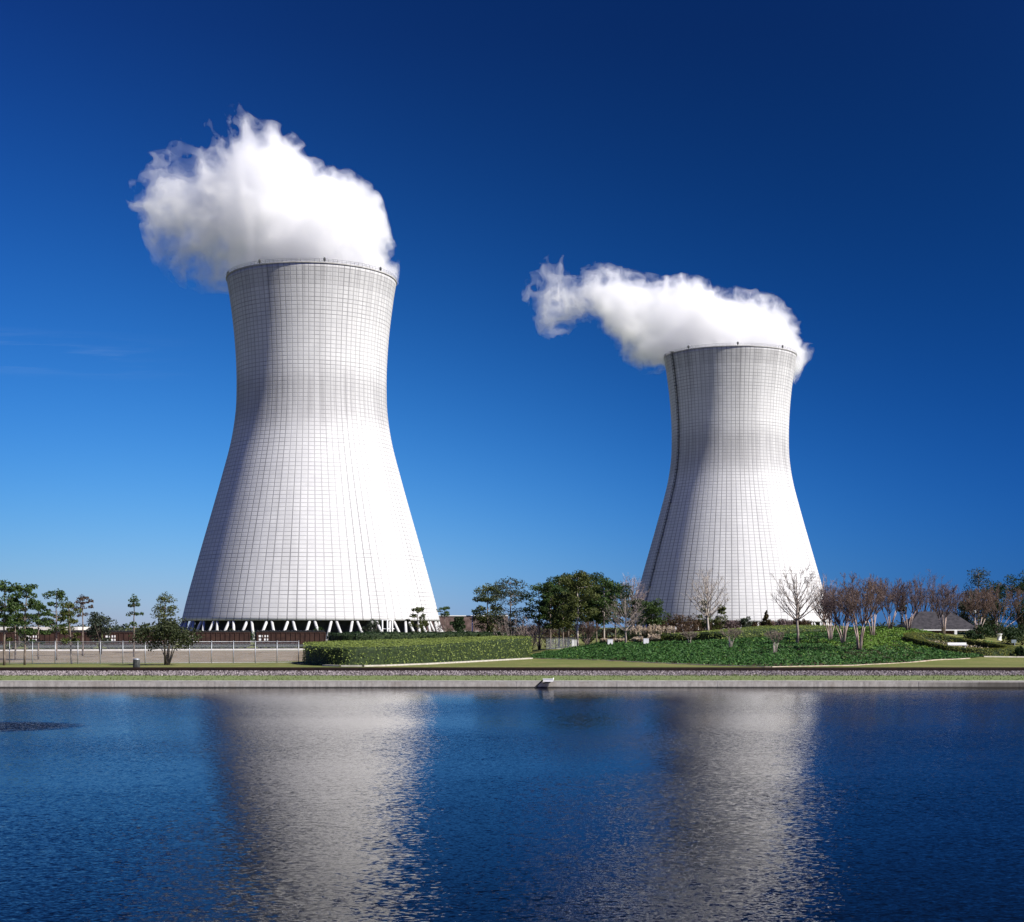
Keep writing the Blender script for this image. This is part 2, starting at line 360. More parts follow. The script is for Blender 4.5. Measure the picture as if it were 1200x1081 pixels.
def shell_mat():
    m,T,out=new_mat('tower_concrete')
    uv=T.node('ShaderNodeUVMap').outputs[0]; u,v,_=T.sep(uv)
    oi=T.node('ShaderNodeObjectInfo').outputs['Random']
    o=T.obj(); x,y,z=T.sep(o)
    fu=T.M('FRACT',u); fv=T.M('FRACT',v); iu=T.M('FLOOR',u); iv=T.M('FLOOR',v)
    wn=T.node('ShaderNodeTexWhiteNoise',noise_dimensions='3D'); T.put(wn.inputs[0],T.comb(iu,iv,oi)); pr=wn.outputs[0]
    wr=T.node('ShaderNodeTexWhiteNoise',noise_dimensions='1D'); T.put(wr.inputs['W'],T.M('ADD',iu,T.M('MULTIPLY',oi,40))); rr=wr.outputs[0]
    wl=T.node('ShaderNodeTexWhiteNoise',noise_dimensions='1D'); T.put(wl.inputs['W'],iv); lr=wl.outputs[0]
    off=T.comb(T.M('MULTIPLY',oi,300),0,0); oo=T.V('ADD',o,off)
    du=T.M('MINIMUM',fu,T.M('SUBTRACT',1,fu)); dv=T.M('MINIMUM',fv,T.M('SUBTRACT',1,fv))
    lu=T.ramp(du,.045,.095,1,0); lv=T.ramp(dv,.055,.12,1,0)
    big=T.noise(oo,.035,4,.6); med=T.noise(oo,.22,4,.65)
    streak=T.noise(T.comb(T.M('MULTIPLY',u,1.3),T.M('MULTIPLY',v,.022),T.M('ADD',oi,2)),1.0,5,.65)
    streak2=T.noise(T.comb(T.M('MULTIPLY',u,.28),T.M('MULTIPLY',v,.012),T.M('ADD',oi,9)),1.0,4,.6)
    base=T.mix(T.ramp(med,.3,.7),(.585,.583,.58),(.665,.662,.656))
    base=T.mix(T.M('MULTIPLY',T.M('POWER',pr,2.5),.30),base,(.54,.54,.55))
    # weathering: grime from the rim, a band at the throat, streaks
    rim=T.ramp(z,Z1-30,Z1-1,0,1,False); throat=T.ramp(T.M('ABSOLUTE',T.M('SUBTRACT',z,T.M('ADD',78,T.M('MULTIPLY',big,12)))),3,13,1,0)
    grime=T.M('ADD',T.M('MULTIPLY',rim,T.ramp(streak,.40,.70,.10,.62)),T.M('MULTIPLY',throat,T.ramp(streak,.38,.68,.30,.72)))
    grime=T.M('ADD',grime,T.M('MULTIPLY',T.ramp(streak2,.48,.70),.26))
    grime=T.M('ADD',grime,T.M('MULTIPLY',T.ramp(z,Z1-7.5,Z1-6.5),T.ramp(med,.3,.6,.05,.28)),None,True)
    base=T.mix(grime,base,(.32,.316,.32))
    lift=T.ramp(lr,.80,.95,.52,.95)
    lines=T.M('MAXIMUM',T.M('MULTIPLY',lu,T.ramp(rr,.2,.9,.50,.95)),T.M('MULTIPLY',lv,T.M('MULTIPLY',lift,T.ramp(med,.3,.7,.7,1.25))))
    lines=T.M('MULTIPLY',lines,T.ramp(streak2,.3,.7,.72,1.15),None,True)
    base=T.mix(lines,base,(.19,.187,.195))
    hgt=T.M('ADD',T.M('MULTIPLY',T.M('MAXIMUM',lu,lv),-.06),T.M('MULTIPLY',pr,.02))
    principled(T,out,base,.85,bump(T,hgt,1.0,.5),0,.2); return m
SHELL=shell_mat()
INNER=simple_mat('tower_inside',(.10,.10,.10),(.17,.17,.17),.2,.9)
LEGM=simple_mat('leg_concrete',(.46,.46,.45),(.60,.60,.59),.4,.8)
FILLM=simple_mat('fill_louvres',(.018,.02,.022),(.045,.047,.05),.6,.9)
def tower_meshes():
    NA=270; NZ=100; b=MB(); th=.9
    zs=[Z0+(Z1-Z0)*k/NZ for k in range(NZ+1)]
    for k,z in enumerate(zs):
        r=rad(z)
        for a in range(NA): q=2*PI*a/NA; b.v.append((r*math.cos(q),r*math.sin(q),z))
    uvs=[]
    for k in range(NZ):
        for a in range(NA):
            a2=(a+1)%NA; b.f.append((k*NA+a,k*NA+a2,(k+1)*NA+a2,(k+1)*NA+a)); b.m.append(0); b.sm.append(True)
            u0,u1=a*NR/NA,(a+1)*NR/NA; v0,v1=(zs[k]-Z0)/ROW,(zs[k+1]-Z0)/ROW
            uvs+=[(u0,v0),(u1,v0),(u1,v1),(u0,v1)]
    n0=len(b.v); kk=[0,15,30,45,60,75,90,NZ]
    for k in kk:
        r=rad(zs[k])-th
        for a in range(NA): q=2*PI*a/NA; b.v.append((r*math.cos(q),r*math.sin(q),zs[k]))
    for k in range(len(kk)-1):
        for a in range(NA):
            a2=(a+1)%NA; p=n0+k*NA; b.f.append((p+a2,p+a,p+NA+a,p+NA+a2)); b.m.append(1); b.sm.append(True); uvs+=[(0.5,0.5)]*4
    for lo,top in ((0,0),(NZ*NA,1)):
        base=n0 if not top else n0+(len(kk)-1)*NA
        for a in range(NA):
            a2=(a+1)%NA; q=(lo+a,base+a,base+a2,lo+a2) if not top else (lo+a,lo+a2,base+a2,base+a)
            b.f.append(q); b.m.append(1); b.sm.append(False); uvs+=[(0.5,0.5)]*4
    o=b.build('shell',[SHELL,INNER]); uvl=o.data.uv_layers.new(name='UVMap')
    flat=[c for uv in uvs for c in uv]; uvl.data.foreach_set('uv',flat)
    return o
def make_tower(label, loc, rz):
    t=thing('cooling_tower',label,'cooling tower',loc,rz)
    sh=tower_meshes(); sh.parent=t
    # lintel ring under the shell, rim walkway kerb
    def ring(name,prof,m,seg=180,parent=t):
        b=MB(); k=len(prof)
        for a in range(seg):
            q=2*PI*a/seg
            for r,z in prof: b.v.append((r*math.cos(q),r*math.sin(q),z))
        for a in range(seg):
            a2=(a+1)%seg
            for j in range(k):
                j2=(j+1)%k; b.f.append((a*k+j,a2*k+j,a2*k+j2,a*k+j2)); b.m.append(0); b.sm.append(False)
        return b.build(name,m,parent)
    r1=rad(Z1)
    ring('rim_walkway',[(r1-1.4,Z1+.003),(r1+.28,Z1+.003),(r1+.28,Z1+.35),(r1-1.4,Z1+.35)],simple_mat('rim_concrete',(.36,.35,.33),(.48,.47,.45),.5))
    NL=40; zt=Z0-.02; leg_me=None; rt=PR[0][1]-.6; rb=rt+2.6
    for i in range(NL):
        for s in (-1,1):
            qt=2*PI*(i+.5+s*.11)/NL; qb=2*PI*(i+.5+s*.40)/NL
            if leg_me is None:
                b=MB(); A=Vector((rb,0,0)); q=(qb-qt); Bt=Vector((rt*math.cos(-q),rt*math.sin(-q),zt))
                b.tube([A,Bt],[.52,.46],8); o=b.build('column',LEGM,t); leg_me={s:o.data}; o.rotation_euler=(0,0,qb)
            else:
                if s not in leg_me:
                    b=MB(); q=(qb-qt); b.tube([Vector((rb,0,0)),Vector((rt*math.cos(-q),rt*math.sin(-q),zt))],[.52,.46],8); o=b.build('column',LEGM,t); leg_me[s]=o.data
                else:
                    o=bpy.data.objects.new('column',leg_me[s]); COL.objects.link(o); o.parent=t
                o.rotation_euler=(0,0,qb)
    ring('cooling_fill',[(rt-4.5,.0),(rt-4.2,.0),(rt-4.2,zt+3.4),(rt-4.5,zt+3.4)],FILLM)
    ring('basin_kerb',[(rb+.7,.0),(rb+1.2,.0),(rb+1.2,1.0),(rb+.7,1.0)],CONC)
    # rim handrail and warning lights
    b=MB(); n=120; rr=r1+.1
    for k in range(n):
        q=2*PI*k/n; b.tube([(rr*math.cos(q),rr*math.sin(q),Z1+.3),(rr*math.cos(q),rr*math.sin(q),Z1+1.4)],.035,4)
    for zz in (.85,1.4): b.tube([(rr*math.cos(2*PI*k/n),rr*math.sin(2*PI*k/n),Z1+zz) for k in range(n+1)],.035,4)
    b.build('handrail',GREY_DK,t)
    for k in range(8):
        q=2*PI*(k+.28)/8; b=MB(); b.tube([(0,0,0),(0,0,.5)],.12,6); b.tube([(0,0,.5),(0,0,.62),(0,0,1.5),(0,0,1.75)],[.2,.42,.42,.14],10)
        b.build('warning_light',GREY_DK,t,((r1-.5)*math.cos(q),(r1-.5)*math.sin(q),Z1+.35))
    return t
TL=(-72.0,553.0); TR=(100.6,709.0)
t1=make_tower('nearer and taller looking pale concrete cooling tower standing behind the coal railcars','cooling tower' and (TL[0],TL[1],0),R(3))
t2=make_tower('farther pale concrete cooling tower with a dark ladder, behind the bare trees','cooling tower' and (TR[0],TR[1],0),R(31))
# the caged ladder on the shaded flank of the farther tower
b=MB(); 
base_q=math.atan2(-TR[1],-TR[0])-R(31)-R(58)
zs=[Z0+1+(Z1+.6-Z0-1)*k/160 for k in range(161)]
def lp(z,dr,dq): 
    r=rad(min(z,Z1))+dr; q=base_q+dq/r; return (r*math.cos(q),r*math.sin(q),z)
for dq in (-.42,.42): b.tube([lp(z,.35,dq) for z in zs],.07,4)
for z in zs: b.tube([lp(z,.35,-.42),lp(z,.35,.42)],.05,4)
for k,z in enumerate(zs):
    if k%2==0: b.tube([lp(z,.35,-.42),lp(z,.8,-.55),lp(z,1.15,0),lp(z,.8,.55),lp(z,.35,.42)],.07,4)
for dr,dq in ((.8,-.55),(1.15,0),(.8,.55)): b.tube([lp(z,dr,dq) for z in zs],.06,4)
for k in range(0,161,10): b.box(lp(zs[k],.5,0),(1.4,1.5,.12),base_q)
lad=b.build('ladder',BLACK,t2); lad['label']='dark caged ladder up the shaded side'

# ------------------------------------------------------------------ steam plumes
import numpy as np
def lattice_noise(P, lam, seed):
    """smooth value noise in [-1,1] with feature size lam (metres); P = (3,N) points"""
    r=np.random.RandomState(seed); n=32; L=r.uniform(-1,1,(n,n,n)).astype(np.float32)
    q=P/lam; i=np.floor(q).astype(np.int64); f=(q-i).astype(np.float32); f=f*f*f*(f*(f*6-15)+10); i%=n; j=(i+1)%n
    def g(a,b,c): return L[a,b,c]
    x0=g(i[0],i[1],i[2])*(1-f[0])+g(j[0],i[1],i[2])*f[0]; x1=g(i[0],j[1],i[2])*(1-f[0])+g(j[0],j[1],i[2])*f[0]
    x2=g(i[0],i[1],j[2])*(1-f[0])+g(j[0],i[1],j[2])*f[0]; x3=g(i[0],j[1],j[2])*(1-f[0])+g(j[0],j[1],j[2])*f[0]
    return (x0*(1-f[1])+x1*f[1])*(1-f[2])+(x2*(1-f[1])+x3*f[1])*f[2]
def surface_net(Fd, org, h):
    """quads of the zero level of a 3-D field (naive surface nets)"""
    s=Fd>0; nx,ny,nz=Fd.shape
    c=np.zeros((nx-1,ny-1,nz-1),np.int8)
    for a in(0,1):
        for b_ in(0,1):
            for d in(0,1): c+=s[a:nx-1+a,b_:ny-1+b_,d:nz-1+d]
    act=(c>0)&(c<8); idx=-np.ones(act.shape,np.int64); cells=np.argwhere(act); idx[act]=np.arange(len(cells))
    acc=np.zeros((len(cells),3)); cnt=np.zeros(len(cells))
    I,J,K=cells.T
    cor=[(a,b_,d) for a in(0,1) for b_ in(0,1) for d in(0,1)]
    for p in cor:
        for ax in range(3):
            if p[ax]: continue
            q=list(p); q[ax]=1
            va=Fd[I+p[0],J+p[1],K+p[2]]; vb=Fd[I+q[0],J+q[1],K+q[2]]; m=(va>0)!=(vb>0)
            t=np.where(m,va/np.where(m,va-vb,1),0)
            pt=np.array([p]*len(cells),float); pt[:,ax]+=t
            acc[m]+=pt[m]; cnt[m]+=1
    V=org+(cells+acc/cnt[:,None])*h
    quads=[]
    for ax in range(3):
        sl=[slice(1,-1)]*3; sl[ax]=slice(0,-1); sh=[slice(1,-1)]*3; sh[ax]=slice(1,None)
        A=s[tuple(sl)]; B=s[tuple(sh)]; e=np.argwhere(A!=B)
        if not len(e): continue
        fl=A[tuple(e.T)]
        off=[1,1,1]; off[ax]=0; e=e+off
        u,v=[k for k in range(3) if k!=ax]
        def cell(du,dv):
            q=e.copy(); q[:,u]-=du; q[:,v]-=dv; return idx[q[:,0],q[:,1],q[:,2]]
        Q=np.stack([cell(1,1),cell(0,1),cell(0,0),cell(1,0)],1)
        flip=fl if ax!=1 else ~fl
        Q[~flip]=Q[~flip][:,::-1]
        quads.append(Q)
    return V,np.concatenate(quads)
def steam_mat(name,sig):
    m,T,out=new_mat(name); vs=T.node('ShaderNodeVolumeScatter'); vs.inputs['Color'].default_value=(1,1,1,1); vs.inputs['Density'].default_value=sig; vs.inputs['Anisotropy'].default_value=0.0
    T.l.new(vs.outputs[0],out.inputs['Volume'])
    try: m.cycles.volume_sampling='DISTANCE'
    except Exception: pass
    return m
STEAM=[('thin_steam',-1.2,.036),('steam_body',.6,.070),('dense_steam',2.2,.05)]
STEAM_M=[steam_mat(n,s_) for n,_,s_ in STEAM]
def plume(label, D, pxc, top, bot, dens, depth, ycen, seed, h=.8):
    s=D/F; ox,oy=(pxc-CX)*s, D; oz=Z1
    L=lambda px: (px-pxc)*s
    H=lambda py: CZ+(HY-py)*s-oz
    tabs=[([L(a) for a,_ in t],[f(c) for _,c in t]) for t,f in ((top,H),(bot,H),(depth,float),(ycen,float),(dens,float))]
    x0=min(tabs[0][0][0],tabs[1][0][0])-5; x1=max(tabs[0][0][-1],tabs[1][0][-1])+5
    z0=min(tabs[1][1])-5; z1=max(tabs[0][1])+6; ym=max(tabs[2][1])+6
    xs_=np.arange(x0,x1,h); ys_=np.arange(-ym+min(tabs[3][1]),ym+max(tabs[3][1]),h); zs_=np.arange(z0,z1,h)
    sm=lambda t: np.convolve(np.pad(np.interp(xs_,*t),3,mode='edge'),np.ones(7)/7,'valid')
    zt,zb,hy,yc,de=[sm(t)[:,None,None] for t in tabs]
    X,Y,Z=np.meshgrid(xs_,ys_,zs_,indexing='ij'); P=np.stack([X.ravel(),Y.ravel(),Z.ravel()]).astype(np.float32)
    wp=P.copy()
    for k in range(3): wp[k]+=3.0*lattice_noise(P,17,seed*10+k)+1.6*lattice_noise(P,6.5,seed*10+5+k)
    n=np.zeros(P.shape[1],np.float32)
    for k,(lam,am) in enumerate(((17,3.2),(9,3.2),(4.8,2.6),(2.6,1.5),(1.5,.7))):
        v=lattice_noise(wp,lam,seed*100+k); n+=am*((1-2.2*np.abs(v)) if k in(1,2,3) else v*1.2)*(.9 if k else 1)
    n=(n-n.mean()).reshape(X.shape)
    zc=(zt+zb)/2; hz=np.maximum((zt-zb)/2,.6)
    ez=(Z-zc)/hz; e=np.sqrt(ez**2+((Y-yc)/np.maximum(hy,.6))**2)
    sd=(1-e)*np.minimum(hz,hy); sd=np.minimum(sd,np.minimum(X-(x0+5),(x1-5)-X)-.5)
    thin=(1-de)*5.0+2.8*np.clip(ez,0,1)*(.4+.6*(1-de))
    root=thing('steam_plume',label,'steam plume',(ox,oy,oz))
    for (name,off,_),m in zip(STEAM,STEAM_M):
        k=0 if off<0 else 1
        Fd=sd*.66-2.1+n*1.15-off-thin*(.25,.8,1.25)[STEAM.index((name,off,_))]
        Fd=np.minimum(Fd,sd+2.5-off*.3)
        Fd[0]=Fd[-1]=-1; Fd[:,0]=Fd[:,-1]=-1; Fd[:,:,0]=Fd[:,:,-1]=-1
        V,Q=surface_net(Fd,np.array([x0,ys_[0],z0]),h)
        me=bpy.data.meshes.new(name); me.vertices.add(len(V)); me.vertices.foreach_set('co',V.astype(np.float32).ravel())
        me.loops.add(len(Q)*4); me.loops.foreach_set('vertex_index',Q.astype(np.int32).ravel()); me.polygons.add(len(Q)); me.polygons.foreach_set('loop_start',np.arange(len(Q),dtype=np.int32)*4)
        me.polygons.foreach_set('use_smooth',np.ones(len(Q),bool)); me.update(calc_edges=True); me.materials.append(m)
        o=bpy.data.objects.new(name,me); COL.objects.link(o); o.parent=root
    return root
plume('broad thick white steam cloud billowing over the nearer cooling tower',553.0,366,
    [(146,206),(160,186),(179,165),(200,170),(218,156),(233,138),(254,122),(277,124),(295,146),(320,149),(344,160),(362,181),(374,194),(392,196),(416,211),(440,227),(455,250),(459,284),(459,300)],
    [(146,226),(160,262),(168,292),(194,312),(224,325),(250,322),(275,330),(330,340),(400,340),(440,340),(452,338),(459,322)],
    [(146,.12),(170,.30),(210,.35),(250,.55),(300,.85),(350,1),(430,1),(459,1)],
    [(146,6),(170,13),(230,19),(300,23),(366,26),(430,25),(452,16),(459,8)],
    [(146,12),(230,10),(300,6),(366,4),(459,2)],17)
plume('long thin white steam trail drifting left from the farther cooling tower',709.0,857,
    [(617,316),(629,294),(650,287),(668,298),(690,304),(711,305),(726,312),(750,318),(780,326),(806,322),(826,330),(845,333),(862,334),(880,340),(905,340),(925,356),(940,372),(948,388),(950,400)],
    [(617,336),(629,372),(640,392),(655,388),(672,374),(690,366),(705,376),(722,398),(740,420),(760,428),(780,426),(830,430),(880,430),(905,435),(930,446),(942,438),(950,412)],
    [(617,.10),(635,.16),(660,.22),(690,.7),(740,1),(800,1),(950,1)],
    [(617,5),(640,14),(690,14),(740,19),(800,26),(857,29),(920,27),(942,16),(950,7)],
    [(617,16),(690,14),(760,12),(857,6),(920,12),(950,16)],43)

# ------------------------------------------------------------------ plants
def blob(b, c, rx, rz_, n, size, rng, mi=0, up=.35, hollow=.35):
    c=Vector(c)
    for _ in range(n):
        v=Vector((rng.gauss(0,1),rng.gauss(0,1),rng.gauss(0,1))).normalized(); r=hollow+(1-hollow)*rng.random()**.6
        p=c+Vector((v.x*rx*r,v.y*rx*r,v.z*rz_*r)); b.leaf(p,size*rng.uniform(.65,1.3),rng,up,v*.5,mi)
def tree_root(name,label,cat,px,d,group=None):
    x,y=at(px,d); return thing(name,label,cat,(x,y,gz(x,y)-.05),0,group)
def height(px,d,toppy):
    x,y=at(px,d); return zat(toppy,d)-gz(x,y)
def pine(label,px,d,toppy,wpx,seed,cb=.45,layers=6,dens=1.0,leafm=None,lean=0,bark=None,shape='top',name='pine_tree'):
    rng=random.Random(seed); root=tree_root(name,label,'tree',px,d); h=height(px,d,toppy); W=wpx*d/F/2
    leafm=leafm or LEAF_PINE; bark=bark or BARK; tb=MB(); cb_=MB(); r0=max(.10,h*.014)
    k=8; ax=[]
    for i in range(k+1):
        t=i/k; ax.append(Vector((lean*t*h+rng.gauss(0,.05)*h*.02*i,rng.gauss(0,.05)*h*.02*i,t*h*.96)))
    tb.tube(ax,[r0*(1-.8*i/k)+.02 for i in range(k+1)],7)
    def axis_at(t):
        t=max(0,min(.999,t))*k; i=int(t); return ax[i].lerp(ax[i+1],t-i)
    for L in range(layers):
        t=cb+(1-cb)*(L+.5*rng.random())/max(1,layers-.3); t=min(t,.97)
        u=(t-cb)/(1-cb)
        if shape=='top': wf=.45+.75*math.sin(PI*min(1,.18+.72*u))
        elif shape=='cone': wf=1.1*(1-u)+.25
        else: wf=.55+.6*math.sin(PI*(.1+.8*u))
        nb=rng.randint(2,4)
        q0=rng.random()*7
        for j in range(nb):
            q=q0+2*PI*j/nb+rng.uniform(-.5,.5); ln=W*wf*rng.uniform(.5,1.0)
            A=axis_at(t); B=A+Vector((math.cos(q)*ln,math.sin(q)*ln,ln*rng.uniform(.05,.45)))
            tb.tube([A,A.lerp(B,.5)+Vector((0,0,-.03*ln)),B],[r0*.32,r0*.22,.02],4)
            br=max(.55,W*.42)*rng.uniform(.7,1.25)
            nn=int(95*dens*rng.uniform(.7,1.2))
            blob(cb_,B,br,br*.6,nn,.34,rng)
            if ln>1.6: blob(cb_,A.lerp(B,.55),br*.7,br*.4,int(nn*.5),.32,rng)
    blob(cb_,axis_at(.985),max(.5,W*.42),max(.5,W*.4),int(110*dens),.32,rng)
    tb.build('trunk',bark,root); cb_.build('crown',leafm,root); return root
def broad(label,px,d,toppy,wpx,seed,cb=.25,n=26,dens=1.0,leafm=None,bark=None,name='tree',stems=1,lean=0,leaf=.36):
    rng=random.Random(seed); root=tree_root(name,label,'tree',px,d); h=height(px,d,toppy); W=wpx*d/F/2
    leafm=leafm or LEAF_OAK; bark=bark or BARK_DK; tb=MB(); cb_=MB(); r0=max(.09,h*.02)
    cz=h*(cb+1)/2; rz_=h*(1-cb)/2
    bases=[Vector((rng.uniform(-.5,.5)*(stems>1),0,0)) for _ in range(stems)]
    for i in range(n):
        v=Vector((rng.gauss(0,1),rng.gauss(0,1),rng.gauss(0,1))).normalized(); r=rng.uniform(.35,.88)
        p=Vector((v.x*W*r+lean*h,v.y*W*r,cz+v.z*rz_*r)); fl=1-.35*max(0,(p.z-cz)/rz_); p.x*=fl; p.y*=fl
        if i<9:
            B=bases[i%stems]; mid=B.lerp(p,.45)+Vector((0,0,h*.08)); mid.x=mid.x*.6+B.x*.4; tb.tube([B,mid,p],[r0,r0*.55,.03],5)
        br=(W+rz_)*.5*rng.uniform(.24,.42); blob(cb_,p,br,br*.75,int(115*dens*rng.uniform(.7,1.2)),leaf,rng)
    tb.build('trunk',bark,root); cb_.build('crown',leafm,root); return root
def grow(b, p, v, ln, r, depth, rng, spread, upb, leafs=None, rmin=.018, kids=(2,3), shrink=.74):
    e=p+v*ln; m=p.lerp(e,.5)+Vector((rng.gauss(0,1),rng.gauss(0,1),rng.gauss(0,1)))*ln*.05
    b.tube([p,m,e],[r,r*.85,r*.7],5 if depth>3 else 3,0,False)
    if depth<=0:
        if leafs: slivers(leafs[0],e,v,leafs[1],leafs[2],rng,0,leafs[3] if len(leafs)>3 else .035)
        return
    for i in range(rng.randint(*kids)):
        a=Vector((rng.gauss(0,1),rng.gauss(0,1),rng.gauss(0,1))); a-=a.project(v); a.normalize()
        nv=(v+a*spread*rng.uniform(.6,1.25)+Vector((0,0,upb))).normalized()
        s=p.lerp(e,rng.uniform(.6,1.0)) if i else e
        grow(b,s,nv,ln*shrink*rng.uniform(.8,1.15),max(rmin,r*.62),depth-1,rng,spread,upb,leafs,rmin,kids,shrink)
def slivers(b, p, v, n, ln, rng, mi=0, wd=.035):
    for _ in range(n):
        d=(v+Vector((rng.gauss(0,.55),rng.gauss(0,.55),rng.gauss(.1,.45)))).normalized(); l=ln*rng.uniform(.5,1.2); sd=d.cross(Vector((rng.gauss(0,1),rng.gauss(0,1),rng.gauss(0,1))))
        if sd.length<1e-4: continue
        sd=sd.normalized()*wd*.5; o=p-v*rng.random()*ln*.6; m=o+d*l*.55+Vector((rng.gauss(0,.06),rng.gauss(0,.06),.03))*l
        b.face((o-sd,o+sd,m+sd*.8,m-sd*.8),mi); b.face((m-sd*.8,m+sd*.8,o+d*l),mi)
def limb(b, A, B, r, rng, nsub=9, subl=1.0, sl=4, sll=.6, wd=.035, bend=.12):
    A=Vector(A);B=Vector(B); L=(B-A).length; v=(B-A).normalized(); k=5; pts=[]
    off=Vector((-v.x,-v.y,0))*L*bend
    for i in range(k+1):
        t=i/k; pts.append(A.lerp(B,t)+off*math.sin(PI*t)*-1*(1 if bend>=0 else 1)+Vector((rng.gauss(0,1),rng.gauss(0,1),rng.gauss(0,.6)))*L*.018*(0<i<k))
    b.tube(pts,[r*(1-.82*i/k) for i in range(k+1)],4,0,False)
    for j in range(nsub):
        t=rng.uniform(.28,1.0)*k; i=min(k-1,int(t)); p=pts[i].lerp(pts[i+1],t-i); w_=(pts[i+1]-pts[i]).normalized()
        a=Vector((rng.gauss(0,1),rng.gauss(0,1),rng.gauss(0,1))); a-=a.project(w_); a.normalize()
        d=(w_+a*rng.uniform(.45,.9)+Vector((0,0,.18))).normalized(); l=subl*rng.uniform(.5,1.15)*(1.15-.5*t/k); e=p+d*l; rr=max(.012,r*.26*(1-.5*t/k))
        b.tube([p,p.lerp(e,.5)+a*l*-.05,e],[rr,rr*.75,rr*.4],3,0,False)
        slivers(b,p.lerp(e,.55),d,sl,sll,rng,0,wd); slivers(b,e,d,max(1,sl-1),sll,rng,0,wd)
def fit(objs_mb, h, W, lean=0):
    zs=[v[2] for b in objs_mb for v in b.v]; xs_=[abs(v[0]-lean) for b in objs_mb for v in b.v]
    zs.sort(); xs_.sort(); mz=zs[-1]; mx=xs_[int(len(xs_)*.985)]
    for b in objs_mb: b.v=[(v[0]*W/mx,v[1]*W/mx,v[2]*h/mz) for v in b.v]
def bare(label,px,d,toppy,wpx,seed,bark=None,trunk=.22,depth=7,spread=.42,upb=.16,name='bare_tree',rmin=.022,twig=None,central=True,limbs=26):
    rng=random.Random(seed); root=tree_root(name,label,'tree',px,d); h=height(px,d,toppy); W=wpx*d/F/2
    bark=bark or BARK_GREY; tb=MB(); cb_=MB(); r0=h*.016
    th=h*trunk
    tb.tube([(0,0,0),(.012*h,0,th*.5),(0,0,th)]+([(0.008*h,0,h*.5),(-.006*h,0,h*.74),(0,0,h*.93)] if central else []),[r0*1.3,r0,r0*.9]+([r0*.62,r0*.34,.02] if central else []),7)
    for i in range(limbs):
        u=(i+.5)/limbs; q=i*2.4+rng.uniform(-.4,.4); el=math.asin(max(-1,min(1,-.35+1.33*u))); R_=rng.uniform(.82,1.03)
        cz=th+(h-th)*.52; tgt=Vector((math.cos(q)*math.cos(el)*W*R_,math.sin(q)*math.cos(el)*W*R_,cz+math.sin(el)*(h-cz)*R_))
        z0=min(th*.96+(h*.42*max(0,u-.25) if central else 0)+h*.02,tgt.z-.2*h*.3); limb(cb_,(0,0,z0),tgt,r0*(.52-.22*u),rng,11,h*.115,3,h*.062,.034,.10)
    tb.build('trunk',bark,root); cb_.build('crown',twig or bark,root); return root
def myrtle(label,px,d,toppy,wpx,seed,stems=6,depth=5,leafm=None,leafn=6,lsize=.5,name='crape_myrtle',lean=0,bark=None,fork=.36):
    rng=random.Random(seed); root=tree_root(name,label,'tree',px,d); h=height(px,d,toppy); W=wpx*d/F/2
    tb=MB(); cb_=MB(); bark=bark or BARK_MYR; nl=5 if depth>3 else 4; tot=stems*nl; c=0
    for i in range(stems):
        q=2*PI*i/stems+rng.uniform(-.4,.4); o=Vector((math.cos(q)*.2,math.sin(q)*.2,0)); t=rng.uniform(.12,.40)
        e=Vector((math.cos(q)*t*W+lean*W*.5,math.sin(q)*t*W,h*fork*rng.uniform(.85,1.15))); m=o.lerp(e,.5)+Vector((-math.cos(q)*.12*t*W,0,h*.02))
        r=h*.008+.035; tb.tube([o,m,e],[r,r*.8,r*.6],6)
        for k in range(nl):
            qq=q+rng.uniform(-.75,.75); rr=W*math.sqrt((k+rng.random())/nl)*.98; dome=math.sqrt(max(0,1-(rr/W)**2))
            tgt=Vector((math.cos(qq)*rr+lean*W*.6,math.sin(qq)*rr,h*(fork+.14+(.86-fork)*(.22+.78*dome)*rng.uniform(.82,1.0)))); tgt.z=min(tgt.z,h)
            limb(cb_,e,tgt,r*.5,rng,4+depth*2,h*.115 if depth>3 else h*.14,leafn,lsize,.045,.06)
    cb_.v=[(v[0],v[1],v[2] if v[2]<=h else h+(v[2]-h)*.35) for v in cb_.v]
    tb.build('trunk',bark,root); cb_.build('crown',leafm or LEAF_RUST,root); return root
def shrub(label,px,d,toppy,wpx,seed,leafm,n=14,dens=1.0,name='shrub',leaf=.30):
    rng=random.Random(seed); root=tree_root(name,label,'shrub',px,d); h=height(px,d,toppy); W=wpx*d/F/2; fb=MB(); tb=MB()
    for i in range(int(n*1.7)):
        q=rng.random()*2*PI; r=math.sqrt(rng.random())*.85; zt=.25+.62*math.sqrt(max(0,1-r*r))*rng.uniform(.85,1.08); zf=rng.uniform(.1,1)*zt; p=Vector((math.cos(q)*W*r,math.sin(q)*W*r,h*zf))
        br=rng.uniform(.16,.30)*(W+h)*.5; p.z=min(p.z,h-br*.55); blob(fb,p,br,br*.8,int(85*dens),leaf,rng)
        if leafm in (LEAF_BROWN,LEAF_MAUVE): slivers(fb,p+Vector((0,0,br*.5)),Vector((0,0,1)),14,h*.22,rng,0,.05)
        if i<6: tb.tube([(0,0,0),p*.55,p],[.07,.05,.02],4)
    tb.build('stem',BARK_DK,root); fb.build('foliage',leafm,root); return root
